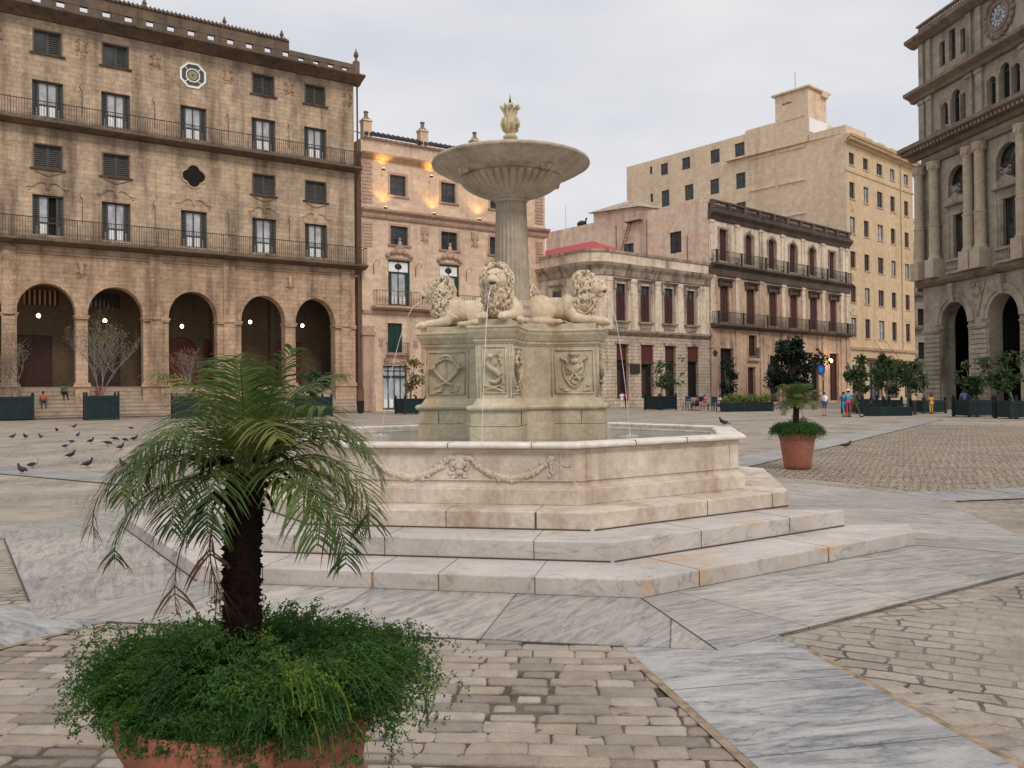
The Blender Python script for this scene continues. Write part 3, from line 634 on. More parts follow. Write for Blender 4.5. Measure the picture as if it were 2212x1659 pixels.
# ================================================================== B3: two-storey corner building
O4 = ground(1535, 875.8); A3 = R(38.38)
cb = thing('corner_building', O4, A3, 'cream two storey corner building with a rounded corner and a red roof sheet', 'building')
F3 = Face(cb)
US = -16.3
Wd = [(-15.25, -13.7, 9.12, 12.98), (-11.55, -10.0, 9.12, 12.98), (-7.8, -6.2, 9.12, 12.98), (-4.1, -2.5, 9.12, 12.98)]
Dd = [(-15.2, -13.45, .2, 6.65), (-11.5, -9.6, .2, 6.65), (-7.7, -5.9, .2, 6.65), (-3.95, -2.1, .2, 6.65)]
mb = MB(); walls(mb, US, -.02, 8.0, 16.25, Wd, .35); F3.part('wall', mb, cream, label='stained cream upper wall')
mb = MB(); walls(mb, US, -.02, 0, 8.0, Dd, .5); F3.part('wall', mb, rustic, label='rusticated ground floor wall')
# rounded corner and side street wall
rc = 2.2; SA = R(-88.1)
arc = [(US + rc * math.cos(R(-90) - R(t)) , rc + rc * math.sin(R(-90) - R(t))) for t in np.linspace(0, 88, 12)]
ax, ay = arc[-1]; sdir = (-math.sin(R(2)), math.cos(R(2)))
end = (ax + sdir[0] * 22, ay + sdir[1] * 22)
def curtainwall(P, z0, z1, mat, name, thick=0, label=None):
    mb = MB()
    for (a, b), (c, d) in zip(P, P[1:]): mb.quad((c, d, z0), (a, b, z0), (a, b, z1), (c, d, z1))
    return F3.part(name, mb, mat, smooth=False, label=label)
PATH = arc + [end]
curtainwall(PATH, 0, 8.0, rustic, 'wall', label='rusticated wall of the rounded corner'); curtainwall(PATH, 8.0, 16.25, cream, 'wall', label='cream wall of the rounded corner')
def sweep(P, prof, mat, name):      # prof (out, z)
    mb = MB(); n = len(prof); N = []
    for i, p in enumerate(P):
        a = P[max(i - 1, 0)]; b = P[min(i + 1, len(P) - 1)]; d = Vector((b[0] - a[0], b[1] - a[1])).normalized(); N.append((d.y * -1, d.x))
    # outward = right-hand side going left along the street
    vs_ = []
    for p, nn in zip(P, N):
        for o_, z in prof: vs_.append((p[0] + nn[0] * o_, p[1] + nn[1] * o_, z))
    fs = [(i * n + k, i * n + (k + 1) % n, (i + 1) * n + (k + 1) % n, (i + 1) * n + k) for i in range(len(P) - 1) for k in range(n)]
    mb.add(vs_, fs + [tuple(range(n)), tuple(range((len(P) - 1) * n, len(P) * n))[::-1]]); return F3.part(name, mb, mat)
FULL = [(0.0, 0), (US, 0)] + PATH[1:]
sweep(FULL, [(-.05, 13.7), (.15, 13.75), (.3, 14.3), (.6, 14.7), (.7, 15.0), (-.05, 15.05)], creamtrim, 'cornice')
sweep(FULL, [(-.05, 16.1), (.12, 16.12), (.15, 16.4), (-.3, 16.45), (-.3, 16.1)], creamtrim, 'parapet_coping')
sweep(FULL, [(-.05, 7.6), (.15, 7.65), (.45, 7.9), (.5, 8.1), (-.05, 8.15)], creamtrim, 'ledge')
sweep(FULL, [(-.05, .0), (.12, .01), (.12, .9), (-.05, .95)], rustic, 'base_course')
mb = MB(); mb.add([(0, .2, 15.9), (US, .2, 15.9)] + [(p[0] + .1, p[1] + .1, 15.9) for p in PATH] + [(0, end[1], 15.9)], [tuple(range(len(PATH) + 3))]); F3.part('roof', mb, creamtrim)
mb = MB(); a = (US + 3, .8); mb.add([(US - 1.6, 1.5, 16.46), (US + 4.6, .7, 16.4), (US + 1.2, 3.5, 17.9), (end[0] + .3, end[1], 16.5), (end[0] + 4, end[1], 17.9), (US + 4.6, 6, 17.5)], [(0, 1, 2), (0, 2, 4, 3), (1, 5, 2)]); 
F3.part('roof_sheet', mb, redroof, label='bright red roof sheet')
mb = MB(); mb.box(US + .5, -.1, .5, .55, .1, 15.5); F3.part('interior', mb, dark)
for o in Wd:
    f = window(F3, *o, woodr, glass, .2, 1, 0); g = MB(); m_ = (o[0] + o[1]) / 2
    for a, b in ((o[0] + .08, m_ - .03), (m_ + .03, o[1] - .08)):
        g.box(a, b, .17, .24, o[2], o[3] - .9); g.box(a + .1, b - .1, .15, .169, o[2] + .15, o[2] + 1.2); g.box(a + .1, b - .1, .15, .169, o[2] + 1.4, o[3] - 1.1)
    F3.part('shutter', g, woodr, f)
    s = MB(); s.prof(o[0] - .5, o[1] + .5, [(.02, 13.3), (-.2, 13.32), (-.42, 13.5), (.02, 13.56)]); s.box(o[0] - .3, o[0] - .02, -.08, .1, 9.12, 13.3); s.box(o[1] + .02, o[1] + .3, -.08, .1, 9.12, 13.3); s.box(o[0] - .38, o[0] - .1, -.25, .05, 12.4, 13.3); s.box(o[1] + .1, o[1] + .38, -.25, .05, 12.4, 13.3)
    s.prof(o[0] - .4, o[1] + .4, [(.05, 8.85), (-.3, 8.9), (-.35, 9.08), (.05, 9.1)])
    for k in range(9): s.lathe([(.04, 8.3), (.08, 8.45), (.04, 8.7), (.06, 8.85)], 6, (o[0] + .02 + k * (o[1] - o[0] - .04) / 8, -.15, 0))
    F3.part('window_surround', s, creamtrim)
for u in (-16.1, -12.6, -8.9, -5.15, -1.3):
    mb = MB(); mb.box(u - .42, u + .42, -.1, .02, 8.16, 13.6); mb.box(u - .5, u + .5, -.16, .021, 13.2, 13.6); F3.part('pilaster', mb, cream)
for k, o in enumerate(Dd):
    f = window(F3, o[0], o[1], o[2], o[3], redd, dark, .35, 0, 0, 'shop_door', .08); g = MB(); g.box(o[0] + .05, o[1] - .05, .1 if k in (1, 3) else .3, .33, 4.6 if k in (1,) else 5.0, 6.6); F3.part('awning', g, redd if k != 2 else woodr, f)
    s = MB(); s.box(o[0] - .2, o[1] + .2, -.12, .1, 6.66, 6.95); F3.part('lintel', s, creamtrim)
    if k < 3: g = MB(); g.box(o[0] + .1, (o[0] + o[1]) / 2 - .02, .3, .36, .2, 4.0); F3.part('door_leaf', g, woodd, f)
mb = MB()
for o in Dd[:1]: mb.box(o[0] - .1, o[1] + .1, -.3, -.2, 4.5, 4.6); mb.box(-13.3, -11.9, -.2, -.12, 3.6, 4.6)
F3.part('sign_board', mb, iron)
# side street windows
SF = Face(cb, ax, ay, math.atan2(-sdir[1], -sdir[0]))
for u in (-3.2, -7.4):
    mb = MB(); mb.box(u - .8, u + .8, -.05, .0, 9.5, 12.6); f = SF.part('window', mb, creamtrim); g = MB(); g.box(u - .62, u + .62, -.08, -.052, 9.6, 12.4); SF.part('pane', g, glass, f); g = MB(); g.prof(u - 1.1, u + 1.1, [(0, 12.9), (-.35, 12.95), (-.4, 13.1), (0, 13.15)]); SF.part('hood', g, creamtrim, f)

# ================================================================== B4: balconied building with stained party wall
A4 = R(41.356)
bb = thing('balcony_building', O4, A4, 'three storey colonial building with dark balustrade and rows of tall red brown doors', 'building')
F4 = Face(bb); uL, uR = .05, 33.1
T3 = [(c - .85, c + .85, 16.95, 20.65, .55) for c in (2.9, 8.25, 13.3, 18.3, 23.2, 28.5)]; T3[0] = T3[0][:4]; T3[5] = T3[5][:4]
T2 = [(c - .92, c + .92, 9.75, 14.03) for c in (3.05, 8.5, 13.5, 18.45, 23.4, 28.7)]
T1 = [(2.0, 4.6, .2, 6.65), (7.9, 9.6, 5.9, 8.4), (7.6, 9.2, .2, 4.5), (12.5, 14.6, .2, 6.0), (17.5, 19.4, .2, 6.0), (22.5, 24.4, .2, 6.0), (27.4, 29.9, .2, 6.65)]
mb = MB(); walls(mb, uL, uR, 0, 16.3, T2 + T1, .4); mb.quad((uR, 0, 0), (uR, 25, 0), (uR, 25, 16.3), (uR, 0, 16.3)); F4.part('wall', mb, ochre, label='ochre lower walls')
mb = MB(); walls(mb, uL, uR, 16.3, 22.4, T3, .4); mb.quad((uR, 0, 16.3), (uR, 25, 16.3), (uR, 25, 23.3), (uR, 0, 23.3)); F4.part('wall', mb, cream, label='cream top storey wall')
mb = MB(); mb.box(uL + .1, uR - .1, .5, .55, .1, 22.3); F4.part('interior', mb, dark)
for o in T3 + T2:
    z1 = o[3]; ar = o[4] if len(o) > 4 else 0
    f = window(F4, o[0], o[1], o[2], z1, woodr, glass if ar else woodr, .22, 1, 0, 'balcony_door', .12, ar)
    g = MB(); m_ = (o[0] + o[1]) / 2
    for a, b in ((o[0] + .1, m_ - .04), (m_ + .04, o[1] - .1)): g.box(a, b, .2, .28, o[2], z1 - .75); g.box(a + .12, b - .12, .185, .199, o[2] + .3, o[2] + 1.3); g.box(a + .12, b - .12, .185, .199, o[2] + 1.5, z1 - 1)
    F4.part('shutter', g, woodr, f)
    s = MB()
    if ar:
        archband(s, m_, z1 - ar, .87, 1.15, -.12, .05, (ar + .1) / .9, 14); s.box(o[0] - .28, o[0] - .02, -.1, .05, o[2], z1 - ar); s.box(o[1] + .02, o[1] + .28, -.1, .05, o[2], z1 - ar); s.ell((m_, -.15, z1 + .25), (.25, .12, .25))
    elif o[2] > 16: s.box(o[0] - .28, o[0] - .02, -.1, .05, o[2], z1); s.box(o[1] + .02, o[1] + .28, -.1, .05, o[2], z1); s.box(o[0] - .28, o[1] + .28, -.12, .05, z1 + .02, z1 + .25)
    else: s.prof(o[0] - .45, o[1] + .45, [(.02, z1 + .45), (-.3, z1 + .5), (-.5, z1 + .75), (.02, z1 + .8)]); s.box(o[0] - .3, o[1] + .3, -.12, .03, z1 + .02, z1 + .45); s.box(o[0] - .35, o[0] - .1, -.3, .02, z1 - .2, z1 + .5); s.box(o[1] + .1, o[1] + .35, -.3, .02, z1 - .2, z1 + .5)
    F4.part('door_surround', s, creamtrim if o[2] > 16 else blackst)
for k, c in enumerate((.6, 5.6, 10.8, 15.8, 20.75, 25.9, 31.0, 32.6)):
    mb = MB(); mb.box(c - .35, c + .35, -.14, .02, 16.95, 21.5); mb.box(c - .45, c + .45, -.22, .03, 21.2, 21.5); mb.box(c - .4, c + .4, -.14, .02, 9.5, 15.1); mb.box(c - .5, c + .5, -.22, .03, 14.8, 15.1); F4.part('pilaster', mb, cream)
    mb = MB(); mb.box(c - .5, c + .5, -.16, .04, 0, 8.9); mb.box(c - .6, c + .6, -.24, .05, 0, .8); F4.part('pilaster', mb, ochre)
mb = MB(); mb.prof(uL - .1, uR + .1, [(.05, 21.5), (-.2, 21.55), (-.35, 21.9), (-.75, 22.3), (-.8, 22.6), (.05, 22.6)]); mb.prof(uL - .1, uR + .1, [(.05, 15.1), (-.2, 15.15), (-.3, 15.9), (-.55, 16.1), (.05, 16.2)])
F4.part('cornice', mb, blackst)
mb = MB(); mb.box(uL, uR, -.55, -.2, 22.6, 22.8); mb.box(uL, uR, -.6, -.15, 23.55, 23.75); k = 0; u = uL
while u < uR - .3:
    if k % 8 == 0: mb.box(u, u + .6, -.58, -.18, 22.8, 23.55); u += .68
    else: mb.lathe([(.06, 22.8), (.11, 23.0), (.05, 23.3), (.08, 23.55)], 6, (u + .15, -.37, 0)); u += .36
    k += 1
F4.part('balustrade', mb, blackst)
for z, zt, dd in ((16.35, 17.95, .8), (9.3, 10.85, .95)):
    mb = MB(); mb.prof(uL + .2, uR + (.0 if z > 12 else -.3), [(.05, z - .35), (-.4, z - .3), (-dd, z - .05), (-dd, z + .15), (.05, z + .15)]); f = F4.part('balcony', mb, blackst)
    r_ = rail(uL + .3, uR - .4, z + .15, zt, dd - .06, .2, .03, True, (z + zt) / 2 + .1)
    for c in (.6, 5.6, 10.8, 15.8, 20.75, 25.9, 31.0): r_.box(c - .12, c + .12, -dd, -dd + .14, z + .15, zt + .05)
    F4.part('railing', r_, iron, f)
for k, o in enumerate(T1):
    f = window(F4, *o, woodd, dark if k in (0, 3, 5) else woodd, .3, 1, 0, 'door' if o[2] < 1 else 'window', .1)
    s = MB(); s.box(o[0] - .25, o[0] - .01, -.06, .1, o[2], o[3]); s.box(o[1] + .01, o[1] + .25, -.06, .1, o[2], o[3]); s.box(o[0] - .3, o[1] + .3, -.1, .1, o[3] + .01, o[3] + .3); F4.part('door_surround', s, ochre)
    if o[2] > 5: F4.part('railing', rail(o[0] - .1, o[1] + .1, 5.6, 6.9, .3, .15, .03), iron); s = MB(); s.prof(o[0] - .4, o[1] + .4, [(.0, 5.2), (-.4, 5.3), (-.45, 5.6), (.0, 5.6)]); F4.part('sill', s, ochre)
# lit lamp and coloured sign by the right hand door
mb = MB(); mb.tube([(26.6, 0, 6.0), (26.6, -.6, 6.1), (26.6, -.6, 5.9)], .03, 5); f = F4.part('wall_lamp', mb, iron); g = MB(); g.ell((26.6, -.6, 5.6), (.28, .28, .3)); F4.part('lamp_globe', g, lampw, f, True)
ld = bpy.data.lights.new('lamp_light', 'POINT'); ld.energy = 120; ld.color = (1, .6, .25); ld.shadow_soft_size = .25; lo = bpy.data.objects.new('lamp_light', ld); col.objects.link(lo); lo.parent = f; lo.location = (26.6, -1.0, 5.5)
# party wall (long blank side)
a4s = R(-49.733) - A4; S4 = Face(bb, 0, 0, a4s)
so = [(-5.65, -3.9, 18.2, 20.75), (-13.1, -11.4, 16.6, 20.4), (-15.2, -14.1, 16.6, 19.9)]
mb = MB(); walls(mb, -27.6, 0, 8, 23.5, so, .3); mb.box(-.75, -.02, -.02, .3, 23.5, 23.75); mb.add([(-27.6, 0, 23.5), (-.8, 0, 23.5), (-.8, 0, 23.55), (-9.2, 0, 23.95), (-27.6, 0, 24.1)], [(0, 1, 2, 3, 4)])
for k in range(9): mb.box(-9.1 + k * .9, -8.25 + k * .9, 0.01, .3, 23.5, 23.75 + .3 * random.Random(k).random())
S4.part('wall', mb, party, label='stained pink party wall'); mb = MB(); mb.box(-27, -1, .35, .4, 12, 23.3); S4.part('interior', mb, dark)
mb = MB(); mb.quad((-27.6, .3, 23.5), (-.3, .3, 23.5), (-.3, 18, 23.5), (-27.6, 18, 23.5)); S4.part('roof', mb, creamtrim)
for o in so: window(S4, *o, woodr, glass, .12, 1, 1)
mb = MB(); walls(mb, -18.3, -10.6, 23.6, 24.6, [], .2, -.01); mb.add([(-18.3, 0, 24.6), (-12.4, 0, 24.6), (-12.4, 0, 25.2), (-18.3, 0, 25.3)], [(0, 1, 2, 3)]); mb.quad((-18.3, 5, 23.6), (-18.3, 0, 23.6), (-18.3, 0, 25.3), (-18.3, 5, 25.3)); mb.quad((-10.6, 0, 23.6), (-10.6, 5, 23.6), (-10.6, 5, 25.1), (-10.6, 0, 25.1))
mb.quad((-12.4, -.012, 24.6), (-10.6, -.012, 24.3), (-10.6, -.012, 25.1), (-12.4, -.012, 25.2))
f = S4.part('roof_hut', mb, party, label='small pink hut on the roof'); g = MB(); g.add([(-18.9, -.6, 25.3), (-10.0, -.6, 24.7), (-10.0, 5.5, 25.1), (-18.9, 5.5, 25.6), (-13.8, 2.2, 26.5)], [(0, 1, 4), (1, 2, 4), (2, 3, 4), (3, 0, 4), (0, 3, 2, 1)]); S4.part('hut_roof', g, creamtrim, f)
mb = MB()
for s in (-.25, .25): mb.tube([(-13.6 + s, -1.2, 15.9), (-11.8 + s, -.15, 23.0)], .05, 5)
for k in range(17): t = k / 17 + .03; mb.tube([(-13.6 + 1.8 * t - .25, -1.2 + 1.05 * t, 15.9 + 7.1 * t), (-13.6 + 1.8 * t + .25, -1.2 + 1.05 * t, 15.9 + 7.1 * t)], .035, 4)
mb.box(-12.3, -9.8, -.7, 0, 22.95, 23.05); S4.part('ladder', mb, rust)
mb = MB(); mb.ell((-21.5, 1, 24.5), (.75, .6, .45)); mb.tube([(-24.6, 1, 24), (-24.6, 1, 27.5)], .03, 4); mb.tube([(-21, 1, 24), (-20.6, 1, 25.2)], .12, 6); S4.part('water_tank', mb, iron)
mb = MB()
for u, z0, z1 in ((-9.2, 16.5, 23), (-14.3, 19, 23), (-3, 16, 20)): mb.tube([(u, -.06, z0), (u, -.06, z1)], .04, 5)
S4.parts('pipe', mb, rust)

# ================================================================== B5: tall beige block
K5 = ground(1835, 867); A5 = R(42.51)
tb = thing('apartment_block', K5, A5, 'tall plain beige block of eight floors with a square lift tower on its roof', 'building')
F5 = Face(tb); cu = (1.75, 6.2, 10.85, 15.35, 20.4)
rows5 = [(9.2, 12.05), (14.25, 16.65), (19.2, 21.6), (24.2, 26.6), (29.2, 31.6), (34.1, 35.85)]
o5 = [(c - (.98 if k == 2 else .82), c + (.98 if k == 2 else .82), a, b) for a, b in rows5 for k, c in enumerate(cu)]
sh = [(1.0, 4.6, .3, 5.2), (6.5, 10.2, .3, 5.6), (12, 16.5, .3, 5.6), (18.8, 21.6, .3, 5.2)]
mb = MB(); walls(mb, 0, 22.9, 0, 37.2, o5 + sh, .35); mb.quad((22.9, 0, 0), (22.9, 20, 0), (22.9, 20, 37.2), (22.9, 0, 37.2)); mb.box(.02, 22.88, .02, .4, 37.2, 38.7); mb.quad((0, .4, 38.5), (22.9, .4, 38.5), (22.9, 20, 38.5), (0, 20, 38.5))
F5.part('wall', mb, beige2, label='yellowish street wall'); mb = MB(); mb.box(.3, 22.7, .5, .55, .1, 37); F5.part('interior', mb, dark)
for o in o5: window(F5, *o, woodr if o[2] < 20 else frameg, curtain if (int(o[0] * 7 + o[2]) % 3 == 0) else glass, .2, 1, 0)
mb = MB()
for o in o5: mb.prof(o[0] - .15, o[1] + .15, [(.03, o[2] - .18), (-.12, o[2] - .16), (-.14, o[2] - .02), (.03, o[2] - .005)])
for c in (1.75, 20.4):
    for z in (18.0, 23.0, 28.0, 13.0): mb.box(c - .45, c + .45, -.06, .02, z - .55, z + .4); mb.box(c - .25, c + .25, -.1, .03, z - .35, z + .2)
    mb.box(c - 1.1, c + 1.1, -.1, .05, 12.4, 12.9)
F5.parts('sill', mb, beige2, .02)
mb = MB(); mb.prof(-.6, 23.4, [(.05, 37.0), (-.3, 37.05), (-.4, 37.5), (-1.15, 37.75), (-1.25, 38.05), (.05, 38.15)])
for k in range(46): mb.box(-.4 + k * .52, -.14 + k * .52, -1.0, -.3, 37.3, 37.68)
f = F5.part('cornice', mb, beige2); mb = MB(); mb.prof(-.1, 23, [(.05, 32.95), (-.12, 33.0), (-.15, 33.25), (.05, 33.3)]); mb.prof(-.1, 23.2, [(.05, 7.4), (-.3, 7.45), (-.45, 7.8), (.05, 7.9)]); F5.parts('string_course', mb, beige2, .02)
mb = MB(); mb.tube([(18.2, -.12, 7.8), (18.2, -.12, 37)], .09, 6); F5.part('drainpipe', mb, beige2)
mb = MB()
for k in range(5): mb.box(2 + k * 4.4, 4.2 + k * 4.4, -.05, .3, 38.7, 39.1)
F5.parts('parapet_block', mb, beige2, .02)
for o in sh: f = window(F5, *o, woodd, glass, .25, 2, 1, 'shop_window')
mb = MB(); mb.prof(5.6, 17.2, [(-.05, 5.95), (-.4, 5.95), (-.4, 6.3), (-.05, 6.3)]); 
for u in (8, 12): mb.tube([(u, -2.2, 6.0), (u, -.05, 9.0)], .035, 4)
mb.box(5.8, 17, -2.3, -.05, 5.85, 5.94); F5.part('canopy', mb, rust)
a5 = R(-49.514) - A5; S5 = Face(tb, 0, 0, a5)
s5 = [(-23.3, -21.5, 38.9, 41.1), (-18.6, -16.8, 38.95, 41.1), (-23.4, -21.7, 33.85, 36.3), (-18.45, -16.7, 33.8, 36.3), (-18.4, -16.7, 29.0, 31.6), (-33.7, -32.15, 39.1, 41.1), (-29.1, -27.4, 39.1, 41.1), (-33.6, -31.9, 33.6, 36.4), (-28.6, -26.8, 33.8, 36.4), (-36.15, -35.6, 39.85, 41.2), (-36.1, -35.5, 34.9, 36.4), (-33.6, -31.9, 28.6, 31.4), (-28.6, -26.8, 28.8, 31.4)]
mb = MB(); walls(mb, -41.55, 0, 0, 38.5, [o if o[3] < 38.5 else (o[0], o[1], o[2], 38.5) for o in s5 if o[2] < 38.5], .3)
walls(mb, -41.55, -16.5, 38.5, 42.25, [o for o in s5 if o[2] > 38.5], .3); walls(mb, -16.5, -11.25, 38.5, 42.75, [], .3); walls(mb, -5.9, -.0, 38.5, 39.6, [], .3)
mb.quad((-41.55, 14, 0), (-41.55, 0, 0), (-41.55, 0, 42.25), (-41.55, 14, 42.25)); mb.quad((-41.55, 0, 42.2), (-11, 0, 42.2), (-11, 14, 42.2), (-41.55, 14, 42.2)); mb.quad((-16.5, 0, 42.25), (-16.5, 8, 42.25), (-16.5, 8, 42.75), (-16.5, 0, 42.75))
mb.quad((-5.9, 0, 38.5), (-5.9, 14, 38.5), (-5.9, 14, 42.2), (-5.9, 0, 42.2)); mb.quad((0, 0, 38.5), (0, 6, 38.5), (0, 6, 39.6), (0, 0, 39.6))
S5.part('wall', mb, beige, label='plain pinkish beige side wall'); mb = MB(); mb.box(-41, -17, .5, .55, 38, 42); mb.box(-41, -.5, .5, .55, 20, 38.3); S5.part('interior', mb, dark)
for o in s5: window(S5, *o, frameg, glass, .12, 2 if o[1] - o[0] > 1 else 0, 1)
mb = MB()
for z in (32.9, 37.85, 27.9): mb.prof(-15.8, -11.4, [(.02, z), (-.14, z + .03), (-.14, z + .25), (.02, z + .3)]); mb.prof(-10.7, -6.3, [(.02, z), (-.14, z + .03), (-.14, z + .25), (.02, z + .3)])
mb.box(-11.2, -10.9, -.06, .02, 20, 42.6); mb.box(-16.6, -16.3, -.06, .02, 20, 42.6); mb.box(-9.8, -6.4, -.08, .02, 42.5, 42.75); S5.parts('rib', mb, beige)
mb = MB(); mb.box(-11.25, -5.75, 0.0, 5.2, 38.6, 46.6); f = S5.part('lift_tower', mb, beige); g = MB(); g.box(-11.75, -5.35, -.4, 5.9, 46.6, 46.85); g.box(-5.74, -5.3, 3.4, 5.2, 45.9, 46.6); S5.part('tower_roof', g, beige, f); g = MB(); g.box(-5.74, -5.6, .05, 5.1, 40, 42.1); S5.part('tower_panel', g, whitep, f)
g = MB(); rnd = random.Random(4)
for k, wd in enumerate((.2, .12, .24, .16, .12)): g.box(-10 + k * .33, -10 + k * .33 + wd, -.03, -.005, 45.0 + .04 * (k % 2), 45.28); g.box(-10 + k * .33, -10 + k * .33 + .24, -.03, -.006, 45.0, 45.07)
S5.part('tower_lettering', g, iron, f); g = MB(); g.tube([(-9.6, 3, 46.8), (-9.6, 3, 50.8)], .04, 4); S5.part('antenna', g, iron, f)

# ================================================================== B6: exchange building with clock
K6 = ground(1998, 881.7); A6 = R(-82.196)
ex = thing('exchange_building', K6, A6, 'grey brown stone exchange with tall arches, coupled columns and a round clock high up', 'building')
F6 = Face(ex); u1 = 16.5
lo6 = [(2.45, 5.65, 0, 8.65, 1.75), (7.95, 11.15, 0, 8.68, 1.75), (13.45, 16.4, 0, 8.68, 1.7)]
dr = [(4.1, 5.95, 12.2, 15.6), (9.7, 11.55, 12.2, 15.6)]
mb = MB(); walls(mb, 0, u1, 0, 12.0, lo6, 1.15)
bay6 = [(3.65, 6.1, 11.9, 19.45, 1.3), (9.15, 11.7, 11.9, 19.6, 1.3), (14.6, 16.4, 11.9, 19.5, 1.0)]
walls(mb, 0, u1, 12.0, 20.7, [(a, b, 12.0, d, e_) for a, b, c, d, e_ in bay6], .5)
ar4 = [(2.85, 3.6, 22.9, 25.0, .38), (4.1, 5.1, 22.9, 25.6, .5), (5.3, 5.8, 22.9, 25.0, .3), (8.3, 9.1, 22.9, 25.1, .38), (9.6, 10.55, 22.9, 25.6, .5), (10.9, 11.6, 22.9, 25.1, .38)]
wn5 = [(2.65, 3.35, 28.1, 30.1), (3.85, 4.65, 28.1, 30.6), (5.25, 5.95, 28.15, 30.1)]
walls(mb, 0, u1, 20.7, 31.0, ar4 + wn5, .5)
mb.quad((0, 26, 0), (0, 0, 0), (0, 0, 31), (0, 26, 31)); mb.quad((0, 0, 31), (u1, 0, 31), (u1, 26, 31), (0, 26, 31)); mb.quad((u1, 0, 0), (u1, 26, 0), (u1, 26, 31), (u1, 0, 31)); mb.quad((0, 26, 0), (0, 26, 31), (u1, 26, 31), (u1, 26, 0))
F6.part('wall', mb, tower)
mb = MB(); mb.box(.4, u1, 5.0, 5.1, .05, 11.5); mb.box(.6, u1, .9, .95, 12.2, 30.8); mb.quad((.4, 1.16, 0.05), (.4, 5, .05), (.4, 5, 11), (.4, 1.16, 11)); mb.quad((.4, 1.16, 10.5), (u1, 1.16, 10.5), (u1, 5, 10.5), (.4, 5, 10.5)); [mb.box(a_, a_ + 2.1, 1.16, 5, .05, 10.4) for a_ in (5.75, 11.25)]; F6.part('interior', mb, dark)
mb = MB()
for a, b in ((.02, 2.3), (5.8, 7.8), (11.3, 13.3)):
    for k in range(15): mb.box(a + .1, b - .02, -.07, .02, .55 + k * .38, .55 + k * .38 + .3)
    mb.box(a, b + .1, -.14, .1, 6.3, 6.45); mb.box(a - .02, b + .14, -.2, .12, 6.45, 6.6); mb.box(a, b + .05, -.12, .03, 0, .5)
F6.parts('rusticated_pier', mb, tower)
mb = MB()
for a, b, c, d, e_ in lo6:
    m_ = (a + b) / 2; r0 = (b - a) / 2
    archband(mb, m_, d - e_, r0, r0 + .35, -.1, .05, e_ / r0, 24); archband(mb, m_, d - e_, r0 + .35, r0 + .75, -.18, .04, 1.05, 24); mb.prof(m_ - .25, m_ + .25, [(.02, d - .1), (-.35, d - .05), (-.45, 10.1), (.02, 10.2)])
F6.parts('arch_moulding', mb, tower)
mb = MB()
for u in (6.8, 12.3): 
    mb.add([(u - .9, -.03, 9.9), (u, -.03, 7.2), (u + .9, -.03, 9.9)], [(0, 1, 2)]); mb.tube([(u - .9, -.05, 9.9), (u, -.06, 7.2), (u + .9, -.05, 9.9), (u - .9, -.05, 9.9)], .05, 5); cart(mb, u, 9.2, 1.1, 1.2, -.08, int(u * 9), 18)
F6.parts('spandrel_carving', mb, tower)
def c6(z0, prof_, mat=towerc, nm='cornice'):
    mb = MB(); mb.prof(-prof_[-1][0] * 0 - .35, u1, prof_); return F6.part(nm, mb, mat)
c6(0, [(.05, 10.2), (-.3, 10.25), (-.55, 10.5), (-.6, 10.75), (.05, 10.8)])
mb = MB(); mb.prof(-1.2, u1, [(.05, 21.2), (-.3, 21.25), (-.5, 21.6), (-1.45, 21.95), (-1.5, 22.25), (.05, 22.5)]); mb.prof(-.2, u1, [(.05, 20.35), (-.25, 20.4), (-.3, 20.7), (.05, 20.75)])
for k in range(40): mb.box(-.9 + k * .44, -.68 + k * .44, -1.3, -.5, 21.55, 21.8)
F6.part('cornice', mb, towerc)
mb = MB(); mb.prof(-.9, u1, [(.05, 26.2), (-.3, 26.25), (-.45, 26.5), (-1.0, 26.75), (-1.05, 27.0), (.05, 27.3)]); mb.prof(-.8, u1, [(.05, 30.9), (-.3, 30.95), (-.9, 31.3), (-.95, 31.55), (.05, 31.7)]); F6.part('cornice', mb, towerc)
mb = MB(); mb.box(.1, u1, -.35, -.05, 31.75, 31.9); mb.box(.1, u1, -.38, -.02, 32.4, 32.55)
for k in range(54): mb.lathe([(.05, 31.9), (.1, 32.05), (.05, 32.4)], 6, (.3 + k * .3, -.2, 0))
F6.part('balustrade', mb, towerc)
mb = MB()
for u in (.35, 2.35, 6.55, 7.85, 12.2, 13.5):
    mb.box(u - .55, u + .55, -1.05, .02, 10.8, 12.3); mb.lathe([(.5, 12.3), (.5, 12.45), (.42, 12.55), (.42, 15.0), (.46, 15.05), (.46, 15.15), (.38, 15.2), (.36, 19.5), (.4, 19.6), (.36, 19.65), (.5, 20.1), (.55, 20.35)], 16, (u, -.5, 0))
    for k in range(8): mb.ell((u + .42 * math.cos(k * .785), -.5 + .42 * math.sin(k * .785), 19.95), (.12, .12, .25), 6, 4)
F6.parts('column', mb, stone('column_stone', (.5, .42, .32), (.4, .33, .25), (.2, .12, .09), 1.0))
